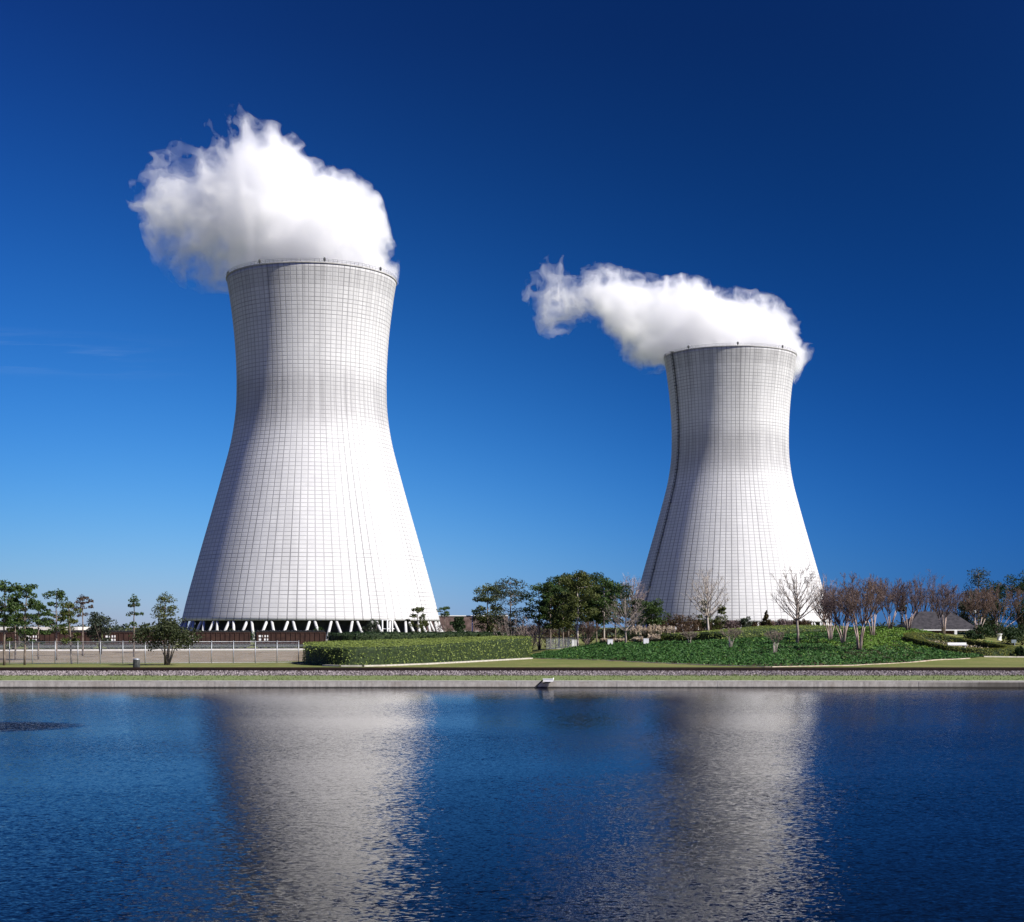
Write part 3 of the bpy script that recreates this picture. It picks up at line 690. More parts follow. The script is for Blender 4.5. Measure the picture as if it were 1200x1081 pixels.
def shrub(label,px,d,toppy,wpx,seed,leafm,n=14,dens=1.0,name='shrub',botpy=None,leaf=.32):
    rng=random.Random(seed); root=tree_root(name,label,'shrub',px,d); h=height(px,d,toppy); W=wpx*d/F/2; fb=MB(); tb=MB()
    for i in range(n):
        q=rng.random()*2*PI; r=math.sqrt(rng.random())*.75; zf=rng.uniform(.12,.8); p=Vector((math.cos(q)*W*r,math.sin(q)*W*r,h*zf)); p.x*=1-.35*zf*zf; 
        br=rng.uniform(.2,.36)*(W+h)*.5; p.z=min(p.z,h-br*.7); blob(fb,p,br,br*.8,int(90*dens),leaf,rng)
        if i<6: tb.tube([(0,0,0),p*.55,p],[.07,.05,.02],4)
    tb.build('stem',BARK_DK,root); fb.build('foliage',leafm,root); return root
def cedar(label,px,d,toppy,wpx,seed,leafm):
    rng=random.Random(seed); root=tree_root('cedar_tree',label,'tree',px,d); h=height(px,d,toppy); W=wpx*d/F/2; fb=MB(); tb=MB()
    tb.tube([(0,0,0),(0,0,h*.9)],[.12,.03],6); 
    for i in range(30):
        zf=rng.random()**1.2; q=rng.random()*7; rr=W*(1-zf)*.7; blob(fb,(math.cos(q)*rr,math.sin(q)*rr,h*(.06+.88*zf)),W*.35*(1.15-zf),h*.07,75,.3,rng)
    tb.build('trunk',BARK_DK,root); fb.build('crown',leafm,root); return root

# --- left group
pine('tall dark pine at the left edge of the photo',5,204,680,34,11,.48,7,1.2)
pine('slim tall pine with a split crown, second trunk from the left edge',29,206,685,30,12,.42,7,1.05,shape='mid',lean=.01)
pine('bushy low pine between the two leftmost tall pines',18,236,708,26,13,.22,6,1.4,LEAF_PINE2)
pine('round low pine just right of the split-crowned pine',45,242,704,24,14,.25,5,1.2)
pine('full light-green pine left of the thin bare-topped pine',66,235,691,29,15,.40,8,1.0,LEAF_PINE,shape='mid')
pine('short yellow-green pine leaning into the full light-green pine',84,212,705,24,16,.30,6,1.0,LEAF_PINE2,lean=-.05)
pine('thin pine with a flat sparse brownish top',97,270,696,20,17,.66,4,.55,LEAF_BROWN,shape='top')
broad('grey-green rounded tree beside the thin flat-topped pine',118,284,713,38,18,.15,24,1.0,LEAF_GREY)
pine('skinny sparse pine standing alone left of the nearer tower',157,262,696,22,19,.50,4,.5,LEAF_PINE,shape='cone')
pine('layered pine rising behind the oak left of the nearer tower',193,300,695,34,20,.50,6,.75,LEAF_PINE2,shape='cone')
broad('spreading olive oak with several pale trunks on the lawn before the fence',196,205,726,84,21,.38,44,.85,LEAF_OAK,BARK_GREY,'oak_tree',4)
shrub('tan scrub bush behind the railcars left of the oak',152,352,737,44,22,LEAF_BROWN,12)
shrub('olive bush behind the railcars, left of the tan scrub bush',128,356,733,40,222,LEAF_OAK,12)
# --- below and right of the nearer tower
for i,(px,tp,w,lab,lm) in enumerate([(270,734,16,'small green bush under the nearer tower, leftmost behind the railcars',LEAF_OAK),(303,735,26,'low light-green bush under the nearer tower above a railcar coupling',LEAF_LIGHT),(340,737,20,'small dark bush under the middle of the nearer tower',LEAF_DARK),(376,731,18,'rounded green bush under the nearer tower just left of the hedges',LEAF_LIGHT)]):
    shrub(lab,px,372,tp,w,40+i,lm,9)
broad('small airy grey tree in front of the nearer tower legs',437,300,720,26,45,.30,14,.42,LEAF_GREY)
pine('small olive pine in front of the right base of the nearer tower',489,292,712,20,46,.45,5,.8,LEAF_PINE2,shape='mid')
shrub('low olive shrub at the right foot of the nearer tower',500,296,733,24,47,LEAF_OAK,9,.7)
pine('small tuft-topped pine just right of the nearer tower',521,430,711,14,48,.80,3,.9,LEAF_LIGHT)
broad('dark round-topped tree before the brown building',537,330,716,19,49,.42,14,1.2,LEAF_DARK)
shrub('dark bush below the round-topped tree before the brown building',538,322,731,26,50,LEAF_DARK,11)
pine('thin pine with one small dark tuft beside the white lamp pole',557,400,714,8,51,.90,2,.5,LEAF_DARK)
shrub('rusty olive bush right of the white lamp pole',577,310,731,20,52,LEAF_BROWN,10)
for i,(px,d,tp,w,lab,lm) in enumerate([(514,420,727,22,'mauve brush at the left end of the brown building',LEAF_MAUVE),(526,360,734,20,'olive brush left of the round-topped tree before the brown building',LEAF_OAK),(550,350,733,20,'brown brush behind the white lamp pole',LEAF_BROWN),(563,340,731,22,'mauve brush just right of the white lamp pole',LEAF_MAUVE)]):
    shrub(lab,px,d,tp,w,360+i,lm,10,.8)
# --- middle grove
pine('olive and rust crowned pine at the left end of the middle grove',571,300,685,34,60,.34,9,1.7,LEAF_PINE2,shape='mid')
pine('tall airy grey-green pine second in the middle grove',598,292,678,42,61,.30,11,.85,LEAF_GREY,shape='mid')
pine('slender dark-trunked pine with a see-through crown, third in the middle grove',632,290,684,30,62,.42,8,1.2,LEAF_PINE,shape='top',bark=BARK_DK)
bare('leafless grey bush below the airy grey-green pine',600,276,716,46,63,BARK_GREY,.08,7,.5,.08,'bare_shrub',.02,None,False)
bare('leafless mauve bush at the right end of the big clipped hedge',622,272,722,36,64,BARK_MYR,.08,7,.5,.08,'bare_shrub',.02,None,False)
GROVE=[(645,276,683,26,'pine with a ragged crown on the left side of the dense grove'),(655,284,676,32,'tall bushy pine behind the left fence panel of the grove'),(666,292,674,34,'broad dark pine in the back row of the dense grove'),(677,258,672,36,'bright-trunked pine in the middle of the grove behind a white box'),(690,286,674,34,'round-topped dark pine right of the bright-trunked pine'),(699,280,690,26,'lower pine filling the gap between two taller grove pines'),(708,276,680,32,'pine with a pale straight trunk on the right side of the grove'),(721,284,685,32,'dark pine behind the pale bare tree at the right of the grove'),(660,270,696,28,'low-branched green pine in front of the dense grove')]
for i,(px,d,tp,w,lab) in enumerate(GROVE):
    pine(lab,px,d,tp,w+4,70+i,.36,10,1.7,(LEAF_PINE,LEAF_DARK,LEAF_PINE,LEAF_PINE2,LEAF_DARK,LEAF_PINE,LEAF_PINE,LEAF_DARK,LEAF_PINE2)[i],shape='mid',bark=(BARK_PALE if i in(3,6) else BARK))
d=hit(632,761)
myrtle('pinkish vase-shaped crape myrtle at the right end of the big clipped hedge',632,d,729,46,81,7,4,LEAF_MAUVE,4,.5)
d=hit(688,757.5)
myrtle('reddish small crape myrtle between two white boxes in the grove',688,d,728,34,82,7,3,LEAF_RUST,5,.5)
d=hit(733,757)
bare('pale-trunked leafless tree standing between two white boxes',733,d,695,54,83,BARK_GREY,.26,7)
bare('tall thin mauve leafless tree behind the grove, left of the farther tower',741,310,672,30,84,BARK_MYR,.35,7,.35,.2)
broad('bright green broad tree before the shaded flank of the farther tower',765,292,697,40,85,.2,26,1.1,LEAF_PINE)
pine('dark green pine directly left of the bright green broad tree',747,298,703,24,86,.25,6,1.3,LEAF_DARK,shape='mid')
# --- in front of the farther tower
for i,(px,d,tp,w,lab,lm) in enumerate([(793,288,714,32,'brown leafless shrub at the left foot of the farther tower',LEAF_BROWN),(812,292,716,30,'dense brown shrub left of the pale bare tree before the farther tower',LEAF_BROWN),(862,296,722,30,'mauve-brown shrub right of the pale bare tree before the farther tower',LEAF_MAUVE),(917,300,724,28,'low mauve shrub just right of the small cedar',LEAF_MAUVE),(776,300,718,30,'dark brown shrub between the bright green tree and the brown shrubs',LEAF_BROWN),(841,306,722,36,'brown shrub directly behind the pale bare tree before the farther tower',LEAF_BROWN),(881,306,727,26,'low brown shrub left of the small cedar',LEAF_BROWN),(941,306,724,30,'low brown shrub behind the large dark-trunked bare tree',LEAF_BROWN),(803,310,720,40,'mauve-brown thicket against the shaded foot of the farther tower',LEAF_MAUVE),(864,312,725,40,'brown thicket under the middle of the farther tower',LEAF_BROWN),(902,312,726,36,'rusty thicket directly behind the small cedar',LEAF_RUST),(928,314,727,40,'brown thicket under the right edge of the farther tower',LEAF_BROWN),(826,312,722,36,'dark thicket between the two small pines before the farther tower',LEAF_CEDAR)]):
    shrub(lab,px,d,tp,w,90+i,lm,15,1.0)
pine('small dark pine behind the pale bare tree before the farther tower',826,304,704,20,95,.15,6,1.1,LEAF_PINE2,shape='cone')
pine('small olive pine right behind the pale bare tree before the farther tower',845,300,710,20,96,.15,6,1.1,LEAF_PINE2,shape='cone')
broad('small grey-green tree midway between the two bare trees of the farther tower',875,296,719,22,97,.15,13,.8,LEAF_GREY)
bare('pale bare tree before the left half of the farther tower',829,279,664,52,98,BARK_PALE,.30,7,.36,.2)
cedar('small brown-green cedar between the two bare trees of the farther tower',898,298,713,20,99,LEAF_CEDAR)
d=hit(934,757)
bare('large dark-trunked bare tree before the right edge of the farther tower',934,d,661,66,100,BARK_GREY,.30,8,.40,.15,'bare_tree',.02)
bare('mauve bare tree on the green bank right of the farther tower',965,hit(965,735.5),672,40,101,BARK_MYR,.25,8,.42,.15,'bare_tree',.02)
# --- crape myrtles on the mound
MY=[(1007,765,671,80,'largest rust-red crape myrtle with a bright trunk low on the mound',LEAF_RUST,2,7),(988,756,688,56,'brown crape myrtle left of the largest rust-red one',LEAF_MAUVE,2,7),(1023,747,676,54,'crape myrtle just behind the right of the largest rust-red one',LEAF_RUST,2,5),(1043,740,677,60,'pale-stemmed crape myrtle with the dark building roof on its right',LEAF_MAUVE,2,6),(1086,738.5,667,66,'tall mauve crape myrtle in front of the dark building roof',LEAF_MAUVE,1,7),(1125,742,688,52,'grey-stemmed crape myrtle at the right end of the dark building',LEAF_MAUVE,1,6),(1064,741,680,52,'greyish crape myrtle in front of the left end of the dark roofed building',LEAF_MAUVE,2,6),(1106,744,684,48,'slender crape myrtle before the middle of the dark roofed building',LEAF_MAUVE,2,6),(1146,748,688,44,'brownish crape myrtle just right of the globe lantern',LEAF_RUST,2,6),(973,752,686,44,'mauve crape myrtle nearest the right edge of the farther tower',LEAF_MAUVE,2,6),(1168,747,684,76,'wide rusty crape myrtle with leaning trunks beside the white planter',LEAF_RUST,2,6)]
for i,(px,by,tp,w,lab,lm,ln,st) in enumerate(MY):
    myrtle(lab,px,hit(px,by),tp,w,400+i,st,5,lm,4 if ln>1 else 3,.62,lean=(.3 if px==1168 else 0))
for i,(px,by,tp,w,lab) in enumerate([(808,757,740,22,'small pruned crape myrtle against the dark face of the upper hedge, leftmost'),(856,761,736,30,'pruned grey crape myrtle in the ground cover below the upper hedge'),(908,768,739,28,'pruned pale crape myrtle low in the ground cover, left of the large bare tree')]):
    myrtle(lab,px,hit(px,by),tp,w,120+i,6,2,LEAF_TWIG,3,.35,bark=BARK_PALE,fork=.55)
broad('small round dark tree in front of the building roof end',1057,330,705,16,130,.6,10,1.1,LEAF_DARK)
pine('tall grey-green conifer behind the lamp at the right',1147,318,668,46,131,.12,10,1.1,LEAF_GREY,shape='cone')
broad('large dark evergreen at the right edge of the photo',1197,300,663,54,132,.08,34,1.25,LEAF_DARK)
broad('dark evergreen behind the wide rusty crape myrtle',1166,308,682,44,133,.05,28,1.2,LEAF_DARK)
broad('dark olive evergreen left of the lamp at the right',1134,312,694,32,134,.05,20,1.1,LEAF_OAK)
shrub('low dark shrub beside the white planter at the right',1188,266,735,34,135,LEAF_DARK,14)
shrub('dark shrub below the lamp at the right',1152,276,728,28,136,LEAF_DARK,12)
for i,(px,d,tp,w,lab,lm) in enumerate([(646,312,733,30,'dark brown undergrowth behind the short fence panel',LEAF_BROWN),(668,316,736,30,'brown undergrowth behind the bright-trunked pine',LEAF_BROWN),(692,310,734,30,'dark undergrowth behind the reddish small crape myrtle',LEAF_DARK),(712,314,736,28,'brown undergrowth behind the middle white box',LEAF_BROWN),(732,316,733,28,'dark undergrowth behind the pale-trunked leafless tree',LEAF_DARK),(618,318,728,34,'mauve undergrowth between the grey-green pine and the slender pine',LEAF_MAUVE),(588,330,728,34,'reddish-brown undergrowth behind the left end of the middle grove',LEAF_BROWN)]):
    shrub(lab,px,d,tp,w,300+i,lm,13,.9)
for i,(px,d,tp,w,lab,lm) in enumerate([(1198,268,728,44,'tall dark shrub at the right edge of the photo',LEAF_DARK),(1176,282,726,44,'dark shrub behind the white planter',LEAF_DARK),(1140,266,737,30,'dark green shrub on the lawn just left of the lamp at the right',LEAF_DARK),(1068,300,733,40,'dark green bush at the left end of the dark roofed building',LEAF_OAK),(1158,290,720,34,'dark olive shrub between the lamp at the right and the planter',LEAF_OAK),(1200,240,757,34,'low dark shrub behind the small grey sign',LEAF_DARK)]):
    shrub(lab,px,d,tp,w,320+i,lm,14,1.0)
# pampas grass
def pampas(label,px,d,toppy,wpx,seed):
    rng=random.Random(seed); root=tree_root('pampas_grass',label,'pampas grass',px,d); h=height(px,d,toppy); W=wpx*d/F/2; fb=MB(); pb=MB()
    for i in range(110):
        q=rng.random()*7; l=rng.uniform(.5,.8)*h; o=Vector((math.cos(q)*.3,math.sin(q)*.3,0)); e=o+Vector((math.cos(q)*W*rng.uniform(.4,1),math.sin(q)*W,l)); s=Vector((-math.sin(q),math.cos(q),0))*.05
        m=o.lerp(e,.6)+Vector((0,0,l*.25)); fb.face((o-s,o+s,m+s,m-s)); fb.face((m-s,m+s,e))
    for i in range(44):
        q=rng.random()*7; r=W*rng.random()**.5*.9; p=Vector((math.cos(q)*r,math.sin(q)*r,h*rng.uniform(.45,.86)))
        for k in range(16): pb.leaf(p+Vector((rng.gauss(0,.07),rng.gauss(0,.07),k*h*.013)),.34*(1.1-k/22),rng,0)
    fb.build('blades',LEAF_GREY,root); pb.build('plumes',LEAF_PAMPAS,root)
for i,(px,d,tp,w,lab) in enumerate([(744,272,733,16,'tall beige pampas clump nearest the pale bare tree'),(756,275,734,16,'tall beige pampas clump second from the pale bare tree'),(768,273,732,18,'tallest beige pampas clump in the middle of the row'),(783,274,734,18,'beige pampas clump touching the brown shrubs'),(747,258,746,16,'low pampas clump left of the right-hand white box'),(766,258,743,18,'low bright pampas clump against the end of the upper hedge'),(725,259,748,14,'low pampas clump behind the middle white box'),(708,262,748,14,'low pampas clump among pine trunks left of the middle white box')]):
    pampas(lab,px,d,tp,w,150+i)

# ------------------------------------------------------------------ hedges
def inside(poly,x,y):
    c=False; n=len(poly)
    for i in range(n):
        x1,y1=poly[i]; x2,y2=poly[i-1]
        if (y1>y)!=(y2>y) and x<(x2-x1)*(y-y1)/(y2-y1)+x1: c=not c
    return c
def smooth_poly(p,it=3):
    for _ in range(it):
        q=[]
        for i in range(len(p)):
            a,b_=p[i],p[(i+1)%len(p)]; q.append((a[0]*.75+b_[0]*.25,a[1]*.75+b_[1]*.25)); q.append((a[0]*.25+b_[0]*.75,a[1]*.25+b_[1]*.75))
        p=q
    return p
def hedge(label,poly,topz,leafm,corem,seed,side_d=22,top_d=9,leaf=.26,hole=None):
    rng=random.Random(seed); poly=smooth_poly(poly,2); cx=sum(p[0] for p in poly)/len(poly); cy_=sum(p[1] for p in poly)/len(poly)
    b=MB(); n=len(poly); inn=.22
    def P(i,z,ins=0):
        x,y=poly[i%n]; dx,dy=cx-x,cy_-y; l=math.hypot(dx,dy) or 1; return (x+dx/l*ins,y+dy/l*ins,z)
    def tz(x,y): return topz(x,y)
    for i in range(n):
        (xa,ya),(xb,yb)=poly[i],poly[(i+1)%n]; za,zb=gz(xa,ya)-.1,gz(xb,yb)-.1; ta,tb_=tz(xa,ya)-.15,tz(xb,yb)-.15
        b.face([P(i,za,inn),P(i+1,zb,inn),P(i+1,tb_-.3,inn),P(i,ta-.3,inn)],1); b.face([P(i,ta-.3,inn),P(i+1,tb_-.3,inn),P(i+1,tb_,.7),P(i,ta,.7)],1)
    b.face([P(i,tz(*poly[i])-.15,.7) for i in range(n)],1)
    for i in range(n):
        (xa,ya),(xb,yb)=poly[i],poly[(i+1)%n]; L=math.hypot(xb-xa,yb-ya); nrm=Vector((yb-ya,-(xb-xa),0)); 
        if nrm.dot(Vector((cx-xa,cy_-ya,0)))>0: nrm=-nrm
        nrm.normalize(); hgt=tz(xa,ya)-gz(xa,ya)
        for _ in range(int(L*hgt*side_d)+1):
            t=rng.random(); x,y=xa+(xb-xa)*t,ya+(yb-ya)*t; zf=rng.random(); g=gz(x,y); ins=-.05+.3*max(0,zf-.8)*3+rng.uniform(-.18,.26)+.30*noise.noise((x*.7,y*.7,zf*2))
            b.leaf((x-nrm.x*ins,y-nrm.y*ins,g+zf*(tz(x,y)-g)),leaf*rng.uniform(.6,1.3),rng,.25,nrm*.9)
    xs_=[p[0] for p in poly]; ys_=[p[1] for p in poly]
    for _ in range(int((max(xs_)-min(xs_))*(max(ys_)-min(ys_))*top_d)):
        x,y=rng.uniform(min(xs_),max(xs_)),rng.uniform(min(ys_),max(ys_))
        if inside(poly,x,y): b.leaf((x,y,tz(x,y)-.1+rng.uniform(-.05,.10)+.10*noise.noise((x*.5,y*.5,3))),leaf*rng.uniform(.7,1.4),rng,2.4)
    o=b.build('hedge',[leafm,corem]); return tag(o,label,'hedge')
CORE=simple_mat('hedge_core',(.010,.020,.006),(.03,.05,.012),2)
CORE_G=simple_mat('hedge_core_green',(.020,.045,.008),(.05,.09,.016),2)
fp=[(356,212),(366,206),(385,201),(410,199.5),(450,203),(500,212),(550,226),(600,243),(622,254),(624,262),(605,268),(545,256),(480,243),(430,235),(385,230),(358,222)]
def tz1(x,y): 
    px=CX+F*x/y; return 2.55+.017*max(0,y-200)+.07*noise.noise((x*.15,y*.15,0))
hedge('big bright-green clipped hedge in the middle of the lawn, nearest the pond',[at(*p) for p in fp],tz1,LEAF_HEDGE,CORE,201,13,15,.24)
bp=[(380,262),(400,254),(450,256),(520,266),(600,285),(612,296),(560,300),(480,284),(400,276)]
hedge('long dark-green hedge behind the big bright-green hedge',[at(*p) for p in bp],lambda x,y:4.1+.35*noise.noise((x*.3,y*.3,1)),LEAF_HEDGE_DK,CORE,202,18,7,.34)
up=[(768,276),(772,273),(808,267),(845,259.5),(856,261),(890,268),(930,273),(980,276),(992,282),(985,290),(940,290),(890,283),(850,276),(800,281),(772,281)]
hedge('yellow-topped upper hedge on the mound below the farther tower',[at(*p) for p in up],lambda x,y:gz(x,y)+1.75-.012*max(0,CX+F*x/y-890)+.08*noise.noise((x*.4,y*.4,2)),LEAF_HEDGE,CORE,203,20,9)
# ring hedge
def ring_hedge():
    rng=random.Random(7); cx,cy_=at(1125,248); Ro,Ri,sx=9.8,8.0,.89; h=1.1; b=MB(); N=72
    def pt(q,r): return (cx+math.cos(q)*r*sx, cy_+math.sin(q)*r)
    for i in range(N):
        q0,q1=2*PI*i/N,2*PI*(i+1)/N
        def V(q,r,z): x,y=pt(q,r); return (x,y,gz(x,y)+z)
        b.face([V(q0,Ro-.1,-.2),V(q1,Ro-.1,-.2),V(q1,Ro-.15,h-.1),V(q0,Ro-.15,h-.1)],1); b.face([V(q1,Ri+.1,-.2),V(q0,Ri+.1,-.2),V(q0,Ri+.15,h-.1),V(q1,Ri+.15,h-.1)],1); b.face([V(q0,Ro-.15,h-.1),V(q1,Ro-.15,h-.1),V(q1,Ri+.15,h-.1),V(q0,Ri+.15,h-.1)],1)
    for _ in range(6500):
        q=rng.random()*2*PI; w_=rng.random(); 
        if w_<.42: r=rng.uniform(Ri,Ro); z=h+rng.uniform(-.08,.06); nv=Vector((0,0,1))
        elif w_<.75: r=Ro+rng.uniform(-.06,.06); z=rng.random()*h; nv=Vector((math.cos(q),math.sin(q),0))
        else: r=Ri+rng.uniform(-.06,.06); z=rng.random()*h; nv=-Vector((math.cos(q),math.sin(q),0))
        x,y=pt(q,r); b.leaf((x,y,gz(x,y)+z),.24,rng,2.0 if w_<.42 else .2,nv*1.2)
    tag(b.build('hedge',[LEAF_HEDGE_Y,CORE]),'oval ring hedge around the bench on the right side of the mound','hedge')
    b=MB()
    for _ in range(520):
        q=rng.random()*2*PI; r=math.sqrt(rng.random())*6.6; x,y=pt(q,r); b.leaf((x,y,gz(x,y)+rng.uniform(.12,.5)),.26,rng,.8)
    tag(b.build('flower_bed',LEAF_FLOWER),'cream and yellow flowers growing inside the oval ring hedge','flowers',None,'stuff')
    b=MB()
    for _ in range(1500):
        q=rng.random()*2*PI; r=math.sqrt(rng.random())*7.7; x,y=pt(q,r); b.leaf((x,y,gz(x,y)+rng.uniform(.0,.25)),.32,rng,.5)
    tag(b.build('flower_foliage',LEAF_OAK),'dark low foliage filling the oval ring hedge under the flowers','foliage',None,'stuff')
ring_hedge()
bx,by=at(1122,246.5); bz=gz(bx,by)
bt=thing('garden_bench','white slab bench inside the oval ring hedge','bench',(bx,by,bz))
b=MB(); b.box((0,0,.78),(3.1,.6,.14)); b.build('seat',WHITE,bt)
b=MB(); b.box((0,.26,1.02),(3.0,.08,.30)); b.build('backrest',WHITE,bt)
for s in(-1.2,1.2): b=MB(); b.box((s,0,.355),(.28,.45,.71)); b.box((s,0,.03),(.4,.55,.12)); b.build('leg',CONC,bt)

# ground cover on the mound
rng=random.Random(99); b=MB()
BK=[(620,252),(640,259),(700,257),(800,259),(850,262),(900,268),(960,282),(990,284),(1060,278),(1100,266),(1130,264),(1155,264),(1170,262)]
for _ in range(60000):
    px=rng.uniform(622,1168); d0=lerp_table(COV,px)+.6; d1=lerp_table(BK,px)
    if d1<=d0: continue
    d=rng.uniform(d0,d1); x,y=at(px,d)
    ex,ey=at(1125,248)
    if ((x-ex)/9.0)**2+((y-ey)/10.6)**2<1: continue
    edge=min(1,(d-d0)/2.0); bright=noise.noise((x*.07+3,y*.05,0))+.45*noise.noise((x*.4,y*.4,5)); 
    mi=1 if (px>1005 and d>lerp_table(COV,px)+16 and bright>-.25) or bright>.52 or rng.random()<.035 else (2 if bright<-.62 else 0)
    z=gz(x,y)+edge*(.32+.26*noise.noise((x*.45,y*.45,0))+.14*noise.noise((x*1.3,y*1.3,4)))*rng.uniform(.55,1.1)+.05
    b.leaf((x,y,z),rng.uniform(.26,.50),rng,.8,Vector((0,-.25,0)),mi)
tag(b.build('ground_cover',[LEAF_COVER,LEAF_COVER_L,LEAF_OAK]),'low dark-green ground cover spread over the planted mound','ground cover',None,'stuff')
# planted bed soil under the cover, with its pale stone edging
b=MB()
pxs=[622+ (1168-622)*i/90 for i in range(91)]
def bedp(px,t,dz):
    d0,d1=lerp_table(COV,px)+.2,max(lerp_table(BK,px),lerp_table(COV,px)+.4); d=d0+(d1-d0)*t; x,y=at(px,d); return (x,y,gz(x,y)+dz)
for i in range(90):
    for k in range(8): b.face([bedp(pxs[i],k/8,.03),bedp(pxs[i+1],k/8,.03),bedp(pxs[i+1],(k+1)/8,.03),bedp(pxs[i],(k+1)/8,.03)],0,True)
tag(b.build('planting_bed',simple_mat('mulch',(.030,.026,.012),(.075,.055,.03),1.5)),kind='structure')
def edging(name,label,pts,wid,hgt,m):
    b=MB()
    for (p,q) in zip(pts,pts[1:]):
        a=Vector((*at(*p),0)); c=Vector((*at(*q),0)); t=(c-a).normalized(); n=Vector((-t.y,t.x,0))*wid/2
        za,zc=gz(a.x,a.y)+hgt,gz(c.x,c.y)+hgt
        P=[(a-n),(c-n),(c+n),(a+n)]; T_=[(P[0].x,P[0].y,za),(P[1].x,P[1].y,zc),(P[2].x,P[2].y,zc),(P[3].x,P[3].y,za)]; B_=[(v[0],v[1],v[2]-hgt-.1) for v in T_]
        b.face(T_); b.face([B_[0],B_[1],T_[1],T_[0]]); b.face([B_[2],B_[3],T_[3],T_[2]])
    return tag(b.build(name,m),label,'edging')
EDGE=simple_mat('pale_stone',(.40,.37,.31),(.56,.52,.45),1.2)
edging('stone_edging','pale stone edging curving along the foot of the big bright-green hedge',[(380,200.3),(400,197.8),(425,197.6),(450,200),(500,209),(550,222),(600,238),(622,246)],.7,.18,EDGE)
edging('stone_edging','broken pale edging along the foot of the ground cover',[(px,lerp_table(COV,px)-.3) for px in range(624,1140,8)],.35,.10,simple_mat('mulch_edge',(.36,.28,.20),(.56,.48,.38),.8))
edging('stone_edging','pale kerb rising to the right edge of the photo beside the lawn',[(1152,236),(1170,236.5),(1190,237),(1215,238),(1260,241)],.6,.15,EDGE)
sheet('path',[at(1128,191.5),at(1260,189),at(1260,193),at(1128,193.0)],.02,simple_mat('pale_path',(.55,.52,.47),(.66,.63,.58),1))

# ------------------------------------------------------------------ coal train and its track
A=Vector((*at(-80,326),0)); Bv=Vector((*at(470,352),0)); tdir=(Bv-A).normalized(); trz=math.atan2(tdir.y,tdir.x)
ct=thing('railway_track','railway track under the brown coal railcars','railway track',(A.x,A.y,0),trz)
LT=(Bv-A).length
b=MB()
for (y0,z0),(y1,z1) in zip([(-3,-.05),(-1.9,.26),(1.9,.26),(3,-.05)],[(-1.9,.26),(1.9,.26),(3,-.05)]): b.face([(0,y0,z0),(LT,y0,z0),(LT,y1,z1),(0,y1,z1)])
b.build('ballast',simple_mat('pale_ballast',(.42,.40,.37),(.58,.55,.51),2),ct)
for yy in (-.75,.75): b=MB(); b.box((LT/2,yy,.35),(LT,.08,.16)); b.build('rail',RUST,ct)
b=MB(); x=.3
while x<LT: b.box((x,0,.23),(.24,2.5,.10)); x+=.8
tag(b.build('tie',BLACK,ct),kind='stuff')
def car_mat():
    m,T,out=new_mat('rusty_brown_steel'); p=T.obj(); x,y,z=T.sep(p); n=T.noise(p,.8,5,.65); n2=T.noise(T.comb(T.M('MULTIPLY',x,4),y,T.M('MULTIPLY',z,.5)),1,4,.6)
    c=T.mix(T.ramp(n,.3,.7),(.022,.009,.007),(.046,.021,.014)); c=T.mix(T.ramp(n2,.5,.75,0,.6),c,(.058,.034,.026)); principled(T,out,c,.75,None,0,.25); return m
CARM=car_mat(); COAL=simple_mat('coal',(.008,.008,.009),(.02,.02,.02),3,.7)
def make_car(label):
    t=thing('railcar',label,'railcar',(0,0,0),0,'brown coal railcars on the far track'); L=15.6
    b=MB(); b.box((0,0,2.55),(L-.5,2.9,2.5)); b.box((0,0,1.18),(L-.4,2.5,.24)); b.box((0,0,3.86),(L-.36,3.12,.13))
    n=15
    for i in range(n):
        xx=-L/2+.45+(L-.9)*i/(n-1)
        for s in(-1,1): b.box((xx,s*1.52,2.52),(.16,.14,2.5))
    b.box((0,-1.5,1.42),(L-.4,.12,.22)); b.box((0,1.5,1.42),(L-.4,.12,.22)); b.build('body',CARM,t)
    b=MB()
    for s in(-1,1):
        for q in (-2.6,-.0,2.6):
            y0=1.42*s; b.face([(q-1.28,y0,1.35),(q+1.28,y0,1.35),(q+.75,y0*.55,.48),(q-.75,y0*.55,.48)][::s])
    b.box((0,0,.80),(8.6,2.0,.55)); b.box((0,-1.40,.98),(15.0,.10,.62)); b.box((0,1.40,.98),(15.0,.10,.62)); b.build('hopper_bay',GREY_DK,t)
    b=MB()
    for i in range(22):
        xx=-L/2+.7+(L-1.4)*i/21; b.tube([(xx,-1.3,3.85),(xx,-.5,4.0+.06*math.sin(i*1.7)),(xx,.5,4.0),(xx,1.3,3.85)],.42,6)
    b.build('coal_load',COAL,t)
    for s in(-1,1):
        k=MB(); k.box((s*5.6,-.95,.72),(2.3,.16,.34)); k.box((s*5.6,.95,.72),(2.3,.16,.34)); k.box((s*5.6,0,.85),(.5,2.1,.3)); k.box((s*5.6,0,1.03),(.5,.5,.1)); tr_=k.build('truck',BLACK,t)
        for q in(-.88,.88):
            k=MB()
            for yy in(-.75,.75): k.tube([(s*5.6+q,yy-.07,.88),(s*5.6+q,yy+.07,.88)],.45,16)
            k.tube([(s*5.6+q,-.75,.88),(s*5.6+q,.75,.88)],.08,8); k.build('wheel',GREY_DK,tr_)
        k=MB(); k.box((s*(L/2+.18),0,1.0),(.7,.25,.25)); k.build('coupler',BLACK,t)
    k=MB()
    for (xx,zz,ww) in((-6.55,3.05,.85),(-5.35,3.05,.75),(-6.6,2.3,.7),(-5.4,2.3,.85)): 
        for j in range(3): k.box((xx+(j-1)*ww*.36,-1.462,zz),(ww*.28,.02,.46))
    k.build('stencil_marking',WHITE,t)
    return t
car=make_car('coal railcar cut off by the left edge of the photo')
